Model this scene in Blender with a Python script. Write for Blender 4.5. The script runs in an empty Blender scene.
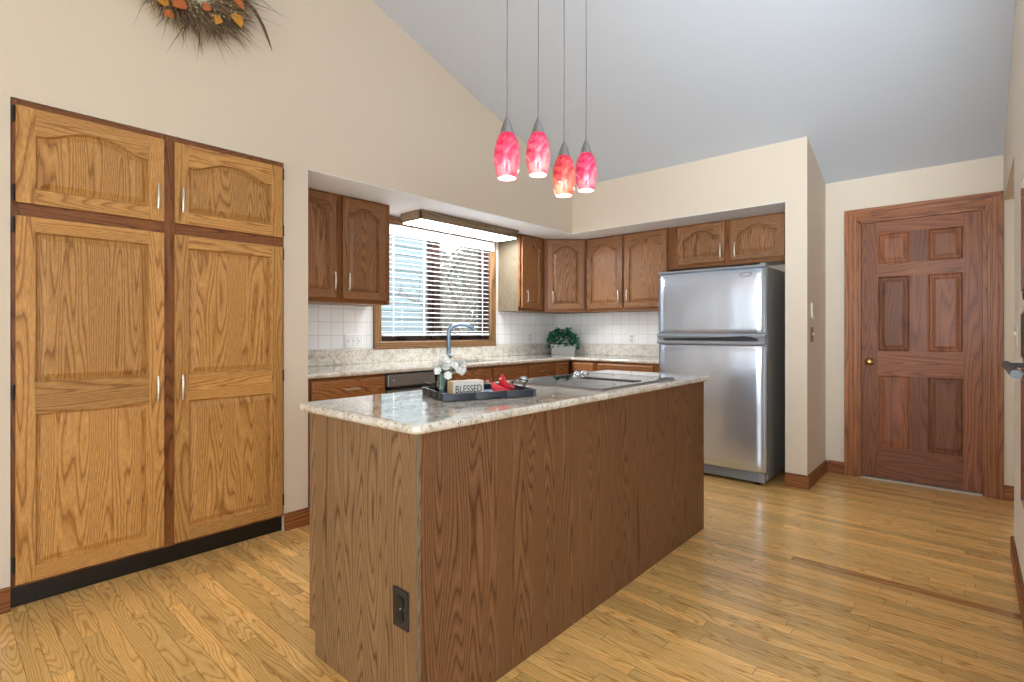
import bpy, bmesh, math, random
from mathutils import Vector, Matrix
rng = random.Random(7)
S = bpy.context.scene
COL = S.collection
PI = math.pi

# ------------------------------------------------------------------ camera
cam = bpy.data.cameras.new('camera'); camo = bpy.data.objects.new('camera', cam); COL.objects.link(camo)
cam.sensor_width = 36.0; cam.lens = 520.0 / 1024 * 36.0
cam.shift_y = -(341 - 331) / 1024.0
cam.clip_start = 0.02
camo.location = (0, 0, 1.18); camo.rotation_euler = (PI / 2, 0, math.radians(41.5))
S.camera = camo

# ------------------------------------------------------------------ world, exposure, big lights
S.view_settings.view_transform = 'Standard'; S.view_settings.look = 'None'
S.view_settings.gamma = 1.0; S.view_settings.use_curve_mapping = False
S.view_settings.exposure = 0.0
S.cycles.transparent_max_bounces = 24
W = bpy.data.worlds.new('sky'); S.world = W; W.use_nodes = True
bg = W.node_tree.nodes['Background']; bg.inputs[0].default_value = (0.86, 0.94, 1.0, 1); bg.inputs[1].default_value = 4.0


def area(name, loc, rot, sx, sy, power, color=(1, 1, 1)):
    l = bpy.data.lights.new(name, 'AREA'); l.shape = 'RECTANGLE'; l.size = sx; l.size_y = sy
    l.energy = power; l.color = color
    o = bpy.data.objects.new(name, l); COL.objects.link(o); o.location = loc; o.rotation_euler = rot
    return o


DAY = (0.80, 0.905, 1.0)
# daylight entering through the living room windows behind the camera
area('daylight_patio_window', (-1.55, -4.42, 1.25), (PI / 2, 0, PI), 1.9, 2.1, 400, DAY)
area('daylight_picture_window', (1.7, -4.42, 1.45), (PI / 2, 0, PI), 2.4, 1.7, 110, DAY)
area('daylight_side_window', (3.5, -1.2, 1.5), (PI / 2, 0, PI / 2), 3.0, 1.8, 80, DAY)
area('daylight_gable_window', (0.0, -4.42, 2.75), (PI / 2, 0, PI), 3.0, 0.5, 40, DAY)


def fill_light(name, loc, target, size, power, spread, color):
    d = Vector(target) - Vector(loc)
    o = area(name, loc, d.to_track_quat('-Z', 'Y').to_euler(), size, size, power, color); o.data.spread = math.radians(spread)


# added unseen fill lights that brighten the far wall and the vaulted ceiling
fill_light('far_wall_fill', (0.12, -1.4, 1.75), (0.0, 5.0, 2.6), 1.8, 28, 58, (0.80, 0.905, 1.0))
fill_light('ceiling_fill', (0.6, 0.6, 1.7), (0.0, 2.6, 3.4), 0.9, 30, 120, (0.80, 0.90, 1.0))


# ------------------------------------------------------------------ node helpers
def lin(c):
    return tuple(((x / 255) / 12.92 if x / 255 <= 0.04045 else ((x / 255 + 0.055) / 1.055) ** 2.4) for x in c) + (1,)


class NT:
    def __init__(s, name):
        s.m = bpy.data.materials.new(name); s.m.use_nodes = True
        s.t = s.m.node_tree; s.b = s.t.nodes['Principled BSDF']

    def n(s, typ, **kw):
        nd = s.t.nodes.new(typ)
        for k, v in kw.items(): setattr(nd, k, v)
        return nd

    def l(s, a, b): s.t.links.new(a, b)

    def val(s, sock, v):
        if hasattr(v, 'is_linked') or isinstance(v, bpy.types.NodeSocket): s.l(v, sock)
        else: sock.default_value = v

    def math(s, op, a, b=None, c=None, clamp=False):
        nd = s.n('ShaderNodeMath', operation=op, use_clamp=clamp)
        s.val(nd.inputs[0], a)
        if b is not None: s.val(nd.inputs[1], b)
        if c is not None: s.val(nd.inputs[2], c)
        return nd.outputs[0]

    def comb(s, x=0.0, y=0.0, z=0.0):
        nd = s.n('ShaderNodeCombineXYZ')
        s.val(nd.inputs[0], x); s.val(nd.inputs[1], y); s.val(nd.inputs[2], z)
        return nd.outputs[0]

    def noise(s, vec, scale=1.0, detail=2.0, rough=0.5, dist=0.0):
        nd = s.n('ShaderNodeTexNoise'); s.l(vec, nd.inputs['Vector'])
        nd.inputs['Scale'].default_value = scale; nd.inputs['Detail'].default_value = detail
        nd.inputs['Roughness'].default_value = rough; nd.inputs['Distortion'].default_value = dist
        return nd.outputs['Fac']

    def ramp(s, fac, stops, interp='LINEAR'):
        nd = s.n('ShaderNodeValToRGB'); s.l(fac, nd.inputs[0]); cr = nd.color_ramp; cr.interpolation = interp
        while len(cr.elements) < len(stops): cr.elements.new(0.5)
        for e, (p, c) in zip(cr.elements, stops): e.position = p; e.color = c
        return nd.outputs[0]

    def mix(s, fac, a, b, blend='MIX'):
        nd = s.n('ShaderNodeMix', data_type='RGBA', blend_type=blend)
        s.val(nd.inputs[0], fac); s.val(nd.inputs[6], a); s.val(nd.inputs[7], b)
        return nd.outputs[2]

    def coord(s, which='Object'): return s.n('ShaderNodeTexCoord').outputs[which]

    def sep(s, v):
        nd = s.n('ShaderNodeSeparateXYZ'); s.l(v, nd.inputs[0]); return nd.outputs

    def bump(s, h, strength=0.2, dist=0.002):
        nd = s.n('ShaderNodeBump'); nd.inputs['Strength'].default_value = strength; nd.inputs['Distance'].default_value = dist
        s.l(h, nd.inputs['Height']); s.l(nd.outputs[0], s.b.inputs['Normal'])

    def set(s, **kw):
        for k, v in kw.items(): s.val(s.b.inputs[k], v)
        return s


def g1(v): return (v, v, v, 1)


def paint(name, rgb, rough=0.6, bump=0.0, metallic=0.0, **kw):
    t = NT(name); t.set(**{'Base Color': lin(rgb), 'Roughness': rough, 'Metallic': metallic})
    for k, v in kw.items(): t.set(**{k: v})
    if bump:
        t.bump(t.noise(t.coord(), 160.0, 3.0), bump, 0.001)
    return t.m


def wood(name, dark, mid, light, rings=55.0, warp=26.0, rough=0.42, tone_amt=0.13, coat=0.04, pore=0.35, ustretch=0.7, vstretch=8.0, spec=0.32):
    t = NT(name)
    uv = t.sep(t.n('ShaderNodeUVMap', uv_map='grain').outputs[0])
    tone = t.n('ShaderNodeAttribute', attribute_name='tone').outputs['Fac']
    f = t.noise(t.comb(t.math('MULTIPLY', uv[0], ustretch), t.math('MULTIPLY', uv[1], vstretch), 0.0), 1.0, 1.5, 0.4)
    f2 = t.noise(t.comb(t.math('MULTIPLY', uv[0], 9.0), t.math('MULTIPLY', uv[1], 130.0), 0.0), 1.0, 2.0, 0.6)
    s = t.math('ADD', t.math('MULTIPLY', uv[1], rings), t.math('MULTIPLY', f, warp))
    s = t.math('ADD', s, t.math('MULTIPLY', f2, 0.35))
    w = t.math('FRACT', s)
    base = t.ramp(w, [(0.0, lin(dark)), (0.2, lin(mid)), (0.62, lin(light)), (0.9, lin(mid)), (1.0, lin(dark))])
    p = t.noise(t.comb(t.math('MULTIPLY', uv[0], 22.0), t.math('MULTIPLY', uv[1], 620.0), 0.0), 1.0, 2.0, 0.6)
    pr = t.ramp(p, [(0.40, g1(1.0 - pore)), (0.58, g1(1.0))])
    c = t.mix(1.0, base, pr, 'MULTIPLY')
    lo = t.noise(t.comb(t.math('MULTIPLY', uv[0], 0.7), t.math('MULTIPLY', uv[1], 3.0), 3.0), 1.0, 2.0)
    k = t.math('ADD', t.math('MULTIPLY', t.math('SUBTRACT', tone, 0.5), tone_amt * 2), t.math('MULTIPLY_ADD', lo, 0.35, 0.83))
    kk = t.n('ShaderNodeCombineColor'); t.l(k, kk.inputs[0]); t.l(k, kk.inputs[1]); t.l(k, kk.inputs[2])
    c = t.mix(1.0, c, kk.outputs[0], 'MULTIPLY')
    t.set(**{'Base Color': c, 'Roughness': rough, 'Coat Weight': coat, 'Coat Roughness': 0.15, 'Specular IOR Level': spec})
    t.bump(p, 0.06, 0.0006)
    return t.m


def granite(name):
    t = NT(name); co = t.coord()
    a = t.noise(co, 16.0, 4.0, 0.65, 0.6)
    base = t.ramp(a, [(0.30, lin((186, 176, 160))), (0.5, lin((220, 214, 202))), (0.7, lin((232, 229, 221)))])
    b = t.noise(co, 75.0, 3.0, 0.7)
    base = t.mix(t.ramp(b, [(0.52, g1(0)), (0.66, g1(0.75))]), base, lin((150, 137, 120)))
    v = t.n('ShaderNodeTexVoronoi'); t.l(co, v.inputs['Vector']); v.inputs['Scale'].default_value = 62.0
    sp = t.ramp(v.outputs['Distance'], [(0.13, g1(1)), (0.22, g1(0))])
    m = t.noise(co, 13.0, 2.0)
    spm = t.math('MULTIPLY', sp, t.ramp(m, [(0.52, g1(0)), (0.6, g1(1))]))
    base = t.mix(spm, base, lin((72, 58, 48)))
    t.set(**{'Base Color': base, 'Roughness': 0.07, 'Specular IOR Level': 0.7, 'Coat Weight': 0.7, 'Coat Roughness': 0.03})
    return t.m


def tiles(name):
    t = NT(name); uv = t.n('ShaderNodeUVMap', uv_map='grain').outputs[0]
    br = t.n('ShaderNodeTexBrick', offset=0.0); t.l(uv, br.inputs['Vector'])
    br.inputs['Color1'].default_value = lin((242, 242, 240)); br.inputs['Color2'].default_value = lin((238, 238, 237))
    br.inputs['Mortar'].default_value = lin((206, 205, 202)); br.inputs['Scale'].default_value = 1.0
    br.inputs['Brick Width'].default_value = 0.105; br.inputs['Row Height'].default_value = 0.105
    br.inputs['Mortar Size'].default_value = 0.0022; br.inputs['Mortar Smooth'].default_value = 0.3
    inv = t.math('SUBTRACT', 1.0, br.outputs['Fac'])
    t.set(**{'Base Color': br.outputs['Color'], 'Roughness': 0.16})
    t.bump(inv, 0.3, 0.0015)
    return t.m


def steel(name, rgb=(176, 180, 184), rough=0.27, brush=True, wave=0.0, axis=0):
    t = NT(name); co = t.sep(t.coord())
    t.set(**{'Base Color': lin(rgb), 'Metallic': 1.0, 'Roughness': rough})
    h = None
    if brush:
        br = t.noise(t.comb(t.math('MULTIPLY', co[0], 3.0 if axis == 0 else 500.0), t.math('MULTIPLY', co[1], 3.0), t.math('MULTIPLY', co[2], 700.0 if axis == 0 else 3.0)), 1.0, 2.0)
        h = t.math('MULTIPLY', br, 0.02)
        t.set(**{'Anisotropic': 0.5})
    if wave:
        wv = t.noise(t.comb(t.math('MULTIPLY', co[0], 3.4), 0.0, t.math('MULTIPLY', co[2], 1.6)), 1.0, 1.0)
        wv = t.math('MULTIPLY', wv, wave)
        h = wv if h is None else t.math('ADD', h, wv)
    if h is not None: t.bump(h, 1.0, 0.01)
    return t.m


def emit(name, rgb, strength):
    t = NT(name); t.set(**{'Base Color': lin(rgb), 'Emission Color': lin(rgb), 'Emission Strength': strength, 'Roughness': 0.4})
    return t.m


def glass(name, rgb=(255, 255, 255), rough=0.0):
    """thin clear sheet: mostly transparent with a mirror film"""
    t = NT(name)
    tr = t.n('ShaderNodeBsdfTransparent'); tr.inputs[0].default_value = lin(rgb)
    gl = t.n('ShaderNodeBsdfGlossy'); gl.inputs['Roughness'].default_value = rough
    fr = t.n('ShaderNodeFresnel'); fr.inputs[0].default_value = 1.35
    mx = t.n('ShaderNodeMixShader'); t.l(fr.outputs[0], mx.inputs[0]); t.l(tr.outputs[0], mx.inputs[1]); t.l(gl.outputs[0], mx.inputs[2])
    t.l(mx.outputs[0], t.t.nodes['Material Output'].inputs[0])
    return t.m


def shade_glass(name, hue, strength):
    """lit art glass: marbled crimson, rose and white, dark at the neck"""
    t = NT(name); co = t.coord(); z = t.sep(co)[2]
    a = t.noise(co, 13.0, 3.0, 0.6, 1.6)
    top = t.math('MULTIPLY_ADD', z, 4.2, 0.0)          # 0 at the mouth, ~0.9 at the neck
    k = t.math('ADD', t.math('MULTIPLY', top, 0.55), t.math('MULTIPLY', t.math('SUBTRACT', a, 0.5), 1.1))
    c = t.ramp(k, [(0.0, lin(hue[0])), (0.16, lin(hue[1])), (0.42, lin(hue[2])), (0.62, lin(hue[3]))])
    v = t.noise(co, 22.0, 2.0, 0.5, 2.5)
    vein = t.ramp(v, [(0.47, g1(0)), (0.5, g1(0.55)), (0.53, g1(0))])
    c = t.mix(vein, c, lin(hue[3]))
    t.set(**{'Base Color': c, 'Emission Color': c, 'Emission Strength': strength, 'Roughness': 0.12})
    return t.m


M = {}
M['wall'] = paint('beige_wall_paint', (217, 203, 184), 0.75, 0.05)
M['wall_light'] = paint('cream_wall_paint', (223, 213, 198), 0.75, 0.05)
M['ceiling'] = paint('white_ceiling_paint', (203, 211, 221), 0.8, 0.04)
M['recess'] = paint('brightened_ceiling_paint', (238, 242, 248), 0.7, 0.03)  # ceiling paint made lighter, the recess's light put into the colour
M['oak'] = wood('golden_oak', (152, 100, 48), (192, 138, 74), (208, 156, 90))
M['oak_shaded'] = wood('shaded_oak_veneer', (82, 50, 31), (120, 81, 52), (135, 96, 65), rings=40, warp=42, ustretch=0.5, vstretch=6.5, pore=0.25)  # island end veneer again, the long side's shade put into its colour
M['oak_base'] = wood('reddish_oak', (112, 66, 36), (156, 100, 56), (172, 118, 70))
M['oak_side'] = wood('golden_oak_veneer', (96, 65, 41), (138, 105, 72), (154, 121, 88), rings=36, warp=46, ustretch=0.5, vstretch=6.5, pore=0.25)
M['oak_frame'] = wood('oak_face_frame', (92, 50, 20), (128, 76, 34), (146, 90, 44))
M['oak_upper'] = wood('dimmed_oak', (106, 68, 40), (146, 99, 62), (164, 117, 78))  # same oak as the pantry, dimmer light put into its colour
M['oak_pale'] = wood('pale_oak_veneer', (94, 82, 64), (118, 106, 86), (130, 118, 98), rings=26, warp=34)
M['door_wood'] = wood('walnut_stained_pine', (108, 60, 36), (130, 76, 46), (144, 89, 56), rings=24, warp=14, rough=0.5, tone_amt=0.3, pore=0.22)
M['trim_wood'] = wood('stained_trim_wood', (104, 58, 28), (142, 86, 46), (164, 104, 60), rings=34, warp=10, pore=0.25)
M['casing_wood'] = wood('door_casing_wood', (112, 62, 30), (150, 90, 48), (166, 104, 60), rings=30, warp=10, pore=0.25)
M['window_wood'] = wood('window_casing_wood', (96, 66, 40), (136, 100, 66), (154, 118, 82), rings=34, warp=10, pore=0.25)
M['sash_wood'] = wood('backlit_sash_wood', (66, 48, 40), (94, 72, 62), (108, 86, 76), rings=34, warp=10)  # window wood darkened, shade from the backlight put into the colour
M['floor_oak'] = wood('strip_oak_flooring', (200, 142, 74), (236, 186, 110), (244, 201, 130), rings=46, warp=16, rough=0.3, tone_amt=0.2, coat=0.5, pore=0.2, ustretch=1.6, vstretch=11.0)
M['floor_dark'] = wood('reddish_oak_flooring', (140, 88, 46), (184, 128, 74), (200, 146, 88), rings=46, warp=16, rough=0.24, coat=0.5)
M['subfloor'] = paint('dark_floor_seams', (70, 44, 22), 0.8)
M['granite'] = granite('speckled_granite')
M['tile'] = tiles('white_square_tile')
M['steel'] = steel('brushed_stainless', (196, 208, 226), 0.22, True, 1.1)
M['steel'].node_tree.nodes['Principled BSDF'].inputs['Metallic'].default_value = 0.82
M['steel_plain'] = steel('satin_steel', (165, 168, 172), 0.3, False)
M['steel_dark'] = paint('grey_stainless', (132, 129, 127), 0.36, metallic=0.5)
M['bar'] = paint('dark_grey_bar', (70, 72, 76), 0.45, metallic=0.3)
M['nickel'] = paint('satin_nickel', (205, 198, 184), 0.3, metallic=1.0)
M['brass'] = paint('antique_brass', (176, 140, 84), 0.25, metallic=1.0)
M['chrome'] = paint('chrome', (215, 220, 225), 0.08, metallic=1.0)
M['faucet'] = paint('blued_steel', (128, 148, 166), 0.28, metallic=0.85)
M['fridge_side'] = paint('charcoal_fridge_paint', (134, 132, 129), 0.36)
M['fridge_cap'] = paint('grey_plastic', (142, 146, 152), 0.4)
M['black'] = paint('black_plastic', (22, 22, 24), 0.35)
M['toe'] = paint('black_toe_kick', (18, 17, 16), 0.3)
M['ring'] = paint('printed_burner_ring', (60, 62, 66), 0.2)
M['black_glass'] = paint('black_glass', (16, 18, 20), 0.05, **{'Coat Weight': 0.6, 'Coat Roughness': 0.02})
M['white'] = paint('white_plastic', (232, 232, 230), 0.35)
M['slat'] = paint('white_blind_slat', (236, 238, 240), 0.45)
M['ivory'] = paint('ivory_plastic', (214, 206, 190), 0.4)
M['brown_plate'] = paint('brown_switch_plate', (124, 92, 62), 0.4)
M['outlet_black'] = paint('black_outlet_plastic', (30, 33, 40), 0.35)
M['diffuser'] = emit('lit_white_acrylic', (250, 252, 255), 42.0)
M['bulb'] = emit('lit_bulb', (255, 250, 240), 6.0)
M['glass'] = glass('window_glass')
M['vase'] = glass('clear_vase_glass', (238, 246, 246), 0.02)
M['crank'] = paint('dark_bronze', (40, 36, 34), 0.4, metallic=0.6)
M['hinge'] = paint('antique_hinge', (48, 38, 30), 0.4, metallic=0.7)
M['cap'] = paint('brushed_pewter', (150, 148, 146), 0.38, metallic=0.9)
M['threshold'] = paint('worn_metal_threshold', (168, 160, 148), 0.5, metallic=0.4)
M['cord'] = paint('grey_cord', (110, 112, 116), 0.5)
M['gray_trim'] = wood('greyed_oak_trim', (112, 92, 72), (146, 124, 100), (160, 138, 114), rings=30, warp=8)


# ------------------------------------------------------------------ mesh builder
class MB:
    def __init__(s):
        s.v, s.f, s.uv, s.tone, s.sm, s.mi = [], [], [], [], [], []

    def add(s, verts, faces, g=None, smooth=False, mi=0, tone=None, off=None):
        """verts: coordinates, faces: index lists, g: grain direction for the wood pattern"""
        b = len(s.v); s.v += [tuple(v) for v in verts]
        tone = rng.random() if tone is None else tone
        ou, ov = off if off is not None else (rng.uniform(0, 60), rng.uniform(0, 60))
        G = Vector(g).normalized() if g is not None else Vector((0, 0, 1))
        P = [Vector(v) for v in verts]
        for f in faces:
            s.f.append([b + i for i in f])
            n = Vector((0, 0, 0))
            for i in range(len(f)):
                n += P[f[i]].cross(P[f[(i + 1) % len(f)]])
            if n.length < 1e-12: n = Vector((0, 0, 1))
            n.normalize()
            gg = G
            if abs(n.dot(gg)) > 0.9: gg = Vector((0, 0, 1)) if abs(n.z) < 0.9 else Vector((1, 0, 0))
            c = n.cross(gg).normalized()
            for ax in range(3):
                if abs(c[ax]) > 0.3:
                    if c[ax] < 0: c = -c
                    break
            for i in f: s.uv.append((P[i].dot(gg) + ou, P[i].dot(c) + ov))
            s.tone.append(tone); s.sm.append(smooth); s.mi.append(mi)

    def poly(s, pts, g=None, **kw): s.add(pts, [list(range(len(pts)))], g, **kw)

    def box(s, lo, hi, bev=0.0, g=None, seg=1, xf=None, **kw):
        lo2 = [min(a, b) for a, b in zip(lo, hi)]; hi2 = [max(a, b) for a, b in zip(lo, hi)]
        if g is None:
            d = [hi2[i] - lo2[i] for i in range(3)]; k = d.index(max(d)); g = [0, 0, 0]; g[k] = 1
        bm = bmesh.new(); bmesh.ops.create_cube(bm, size=1)
        for v in bm.verts:
            for i in range(3): v.co[i] = lo2[i] + (v.co[i] + 0.5) * (hi2[i] - lo2[i])
        if bev > 0: bmesh.ops.bevel(bm, geom=bm.edges[:], offset=bev, segments=seg, affect='EDGES', profile=0.5)
        bm.normal_update(); bm.verts.index_update()
        if xf is not None: bm.transform(xf); g = (xf.to_3x3() @ Vector(g))
        s.add([v.co.copy() for v in bm.verts], [[v.index for v in f.verts] for f in bm.faces], g, **kw)
        bm.free()

    def loft(s, loops, closed=True, cap0=True, cap1=True, g=None, smooth=False, **kw):
        n = len(loops[0]); V = [p for L in loops for p in L]; F = []
        for k in range(len(loops) - 1):
            for i in range(n if closed else n - 1):
                j = (i + 1) % n
                F.append([k * n + i, k * n + j, (k + 1) * n + j, (k + 1) * n + i])
        s.add(V, F, g, smooth=smooth, **kw)
        kw2 = dict(kw)
        if cap0: s.poly(list(reversed(loops[0])), g, **kw2)
        if cap1: s.poly(loops[-1], g, **kw2)

    def lathe(s, prof, c=(0, 0, 0), axis=(0, 0, 1), n=20, cap0=True, cap1=True, smooth=True, **kw):
        q = Vector((0, 0, 1)).rotation_difference(Vector(axis)).to_matrix()
        loops = []
        for r, z in prof:
            loops.append([Vector(c) + q @ Vector((r * math.cos(2 * PI * i / n), r * math.sin(2 * PI * i / n), z)) for i in range(n)])
        s.loft(loops, True, cap0, cap1, smooth=smooth, **kw)

    def tube(s, pts, r, n=8, smooth=True, caps=True, **kw):
        P = [Vector(p) for p in pts]; R = r if isinstance(r, (list, tuple)) else [r] * len(P)
        loops = []; up = None
        for i, p in enumerate(P):
            t = (P[min(i + 1, len(P) - 1)] - P[max(i - 1, 0)]).normalized()
            if up is None:
                up = Vector((0, 0, 1)) if abs(t.z) < 0.9 else Vector((1, 0, 0))
            a = t.cross(up).normalized(); up = a.cross(t).normalized()
            loops.append([p + R[i] * (math.cos(2 * PI * k / n) * a + math.sin(2 * PI * k / n) * up) for k in range(n)])
        s.loft(loops, True, caps, caps, smooth=smooth, **kw)

    def prism(s, pts2, axis, a, b, g=None, **kw):
        """pts2 polygon extruded along axis from a to b; pts2 are the two other coordinates in xyz order"""
        def mk(p, w):
            q = list(p); q.insert(axis, w); return Vector(q)
        A = [mk(p, a) for p in pts2]; B = [mk(p, b) for p in pts2]
        ar = sum(pts2[i][0] * pts2[(i + 1) % len(pts2)][1] - pts2[(i + 1) % len(pts2)][0] * pts2[i][1] for i in range(len(pts2)))
        flip = (ar > 0) == (b > a)
        if axis == 1: flip = not flip
        if not flip: A, B = B, A
        s.loft([A, B], g=g, **kw)

    def build(s, name, mat, parent=None, loc=(0, 0, 0), rotz=0.0):
        me = bpy.data.meshes.new(name); me.from_pydata(s.v, [], s.f); me.update()
        uvl = me.uv_layers.new(name='grain')
        flat = [c for p in s.uv for c in p]
        if len(flat) == 2 * len(me.loops): uvl.data.foreach_set('uv', flat)
        at = me.attributes.new('tone', 'FLOAT', 'FACE'); at.data.foreach_set('value', s.tone)
        me.polygons.foreach_set('use_smooth', s.sm); me.polygons.foreach_set('material_index', s.mi)
        for m in (mat if isinstance(mat, (list, tuple)) else [mat]): me.materials.append(M[m] if isinstance(m, str) else m)
        o = bpy.data.objects.new(name, me); COL.objects.link(o)
        if parent is not None: o.parent = parent
        o.location = loc; o.rotation_euler = (0, 0, rotz)
        return o


def tag(o, label=None, cat=None, group=None, kind=None):
    if label: o['label'] = label
    if cat: o['category'] = cat
    if group: o['group'] = group
    if kind: o['kind'] = kind
    return o


def thing(name, label, cat, loc=(0, 0, 0), rotz=0.0, group=None, kind=None):
    o = bpy.data.objects.new(name, None); COL.objects.link(o); o.empty_display_size = 0.05
    o.location = loc; o.rotation_euler = (0, 0, rotz)
    return tag(o, label, cat, group, kind)


def struct(mb, name, mat, label=None, cat=None):
    return tag(mb.build(name, mat), label, cat, None, 'structure')


def one(fn, name, mat, parent=None):
    m = MB(); fn(m); return m.build(name, mat, parent)


# ------------------------------------------------------------------ room shell
XW = -3.04      # plane of the tall left wall and of the soffit above the sink
XK = -3.72      # window wall inside the kitchen recess
YB = 5.01       # wall behind the refrigerator and the panelled door
YS = 4.36       # face of the soffit above the back cabinets
ZR = 2.17       # underside of the soffits
XR = 0.165      # right wall with the ovens


def zc(y): return 2.63 + (YS - y) / 3.0


YRIDGE = -0.2
ZT = zc(YRIDGE)
YN, XE = -4.5, 3.6
ZN = ZT - (YRIDGE - YN) / 3.0


def zroof(y): return zc(y) if y > YRIDGE else ZT - (YRIDGE - y) / 3.0


# floor: every strip is its own board, with a hairline seam
fl = MB(); y = YN; row = 0
while y < YB:
    y2 = min(y + 0.057, YB)
    dark = abs((y + y2) / 2 - 3.02) < 0.03
    x = XK + 0.0 - rng.random() * 0.9
    while x < XE:
        x2 = x + rng.uniform(0.45, 1.5)
        if dark and x < -0.7 < x2: x2 = -0.7
        a, b = max(x, XK), min(x2, XE)
        if b > a + 0.01:
            d = dark and a >= -0.71
            fl.add([(a + .0006, y + .0006, 0), (b - .0006, y + .0006, 0), (b - .0006, y2 - .0006, 0), (a + .0006, y2 - .0006, 0)], [[0, 1, 2, 3]], (1, 0, 0), mi=1 if d else 0)
        x = x2
    y = y2; row += 1
fl.box((XK, YN, -0.12), (XE, YB, -0.002), mi=2)
struct(fl, 'floor', ['floor_oak', 'floor_dark', 'subfloor'])

# left side: the tall gable wall with the pantry opening, and the mass above the recess
PY0, PY1, PYE = 0.241, 1.405, 1.555
w = MB()
w.box((XK, YN, 0), (XW, PY0, ZR + .001))
w.box((XK, PY1, 0), (XW, PYE, ZR + .001))
w.box((XK, PY0, 0), (XK + .05, PY1, ZR))
w.prism([(YN, ZR), (YB, ZR), (YB, zc(YB) + .05), (YRIDGE, ZT + .05), (YN, ZN + .05)], 0, XK, XW)
struct(w, 'wall_left', 'wall')
# back soffit and pillar beside the refrigerator
w = MB()
w.prism([(YS, ZR), (YB, ZR), (YB, zc(YB) + .05), (YS, zc(YS) + .05)], 0, XW - .001, -1.069)
w.prism([(YS, 0), (YB, 0), (YB, zc(YB) + .05), (YS, zc(YS) + .05)], 0, -1.07, -0.92)
struct(w, 'wall_pillar', 'wall')
w = MB(); w.box((XK + .001, PYE, ZR - .004), (XW - .0005, YB, ZR - .0002)); w.box((XW - .0005, YS + .0005, ZR - .004), (-1.0705, YB, ZR - .0002))
struct(w, 'ceiling_recess', 'recess')
# back wall with the door opening
DX0, DX1, DZ = -0.685, 0.068, 2.062
w = MB()
w.box((XK - .15, YB, 0), (DX0, YB + .14, 2.75)); w.box((DX1, YB, 0), (2.2, YB + .14, 2.75)); w.box((DX0, YB, DZ), (DX1, YB + .14, 2.75)); w.box((DX0 - .1, YB + .141, -.1), (DX1 + .1, YB + .2, 2.75))
struct(w, 'wall_back', 'wall')
# window wall
WY0, WY1, WZ0, WZ1 = 2.525, 3.862, 1.09, 2.10
w = MB()
w.box((XK - .15, YN, 0), (XK, WY0, 2.3)); w.box((XK - .15, WY1, 0), (XK, YB, 2.3))
w.box((XK - .15, WY0, 0), (XK, WY1, WZ0)); w.box((XK - .15, WY0, WZ1), (XK, WY1, 2.3))
struct(w, 'wall_window', 'wall_light')
# right wall: solid block with the ovens, passage beyond it under a dropped header
w = MB()
w.box((XR, 2.0, 0), (0.85, 3.78, 2.10))
w.prism([(2.0, 2.0995), (YB, 2.0995), (YB, zc(YB) + .05), (2.0, zc(2.0) + .05)], 0, XR, XE)
w.box((1.6, 3.78, 0), (1.72, YB, 2.10))
w.box((0.85, 1.9, 0), (XE, 2.0, zc(1.95) + .05))
struct(w, 'wall_right', 'wall_light')
w = MB(); 
for a, b, z0, z1 in ((YN, -2.7, 0, 3.9), (0.3, 1.95, 0, 4.2), (-2.7, 0.3, 0, 0.6), (-2.7, 0.3, 2.4, 4.3)): w.box((XE, a, z0), (XE + .12, b, z1))
struct(w, 'wall_side', 'wall_light')
w = MB()
for a, b, z0, z1 in ((XK, -2.5, 0, 3.2), (-0.6, 0.5, 0, 3.2), (2.9, XE + .12, 0, 3.2), (-2.5, -0.6, 2.3, 3.2), (0.5, 2.9, 0, 0.6), (0.5, 2.9, 2.3, 3.2), (-2.5, -0.6, 0, 0.2)): w.box((a, YN - .12, z0), (b, YN, z1))
struct(w, 'wall_near', 'wall_light')
# sloped ceiling
w = MB()
for (ya, za), (yb, zb) in (((YB + .2, zc(YB + .2)), (YRIDGE, ZT)), ((YRIDGE, ZT), (YN - .2, ZN - .2 / 3))):
    w.prism([(ya, za), (ya, za + .08), (yb, zb + .08), (yb, zb)], 0, XK - .1, XE + .2)
struct(w, 'ceiling', 'ceiling')

# backsplash tiles
w = MB(); t0 = (0.01, 0.014)
def tilebox(lo, hi, ax):
    bm = MB(); w.box(lo, hi, g=(0, 0, 1), off=t0)
for lo, hi in (((XK, PYE + .001, 1.035), (XK + .006, 2.462, 1.383)), ((XK, 3.932, 1.035), (XK + .006, YB - .001, 1.383)), ((XK + .006, YB - .006, 1.035), (-2.02, YB, 1.383))):
    w.box(lo, hi, g=(0, 0, 1), off=t0)
struct(w, 'trim_backsplash', 'tile')


# baseboards
def baseboard(name, segs, mat='trim_wood'):
    w = MB()
    for (x0, y0), (x1, y1), (nx, ny) in segs:
        t = 0.014; d = Vector((x1 - x0, y1 - y0, 0)).normalized()
        for th, z0, z1 in ((t, 0, .088), (t * .6, .088, .103)):
            a = Vector((x0, y0, 0)); b = Vector((x1, y1, 0)); n = Vector((nx, ny, 0)) * th
            lo = [min(a[i], b[i], (a + n)[i], (b + n)[i]) for i in range(3)]; hi = [max(a[i], b[i], (a + n)[i], (b + n)[i]) for i in range(3)]
            w.box((lo[0], lo[1], z0 + .0005), (hi[0], hi[1], z1), 0.002, g=d)
    return struct(w, name, mat)


baseboard('baseboard_left', [((XW, YN + .02), (XW, PY0), (1, 0)), ((XW, PY1), (XW, PYE + .014), (1, 0)), ((XW, PYE), (XW - .03, PYE), (0, 1))])
baseboard('baseboard_pillar', [((-1.07, YS), (-0.906, YS), (0, -1)), ((-0.92, YS), (-0.92, YB), (1, 0)), ((-0.905, YB), (-0.785, YB), (0, -1))])
baseboard('baseboard_back', [((0.16, YB), (1.59, YB), (0, -1))])
baseboard('baseboard_right', [((XR, 2.02), (XR, 3.794), (-1, 0)), ((XR - .014, 3.78), (0.8, 3.78), (0, 1))])


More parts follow.
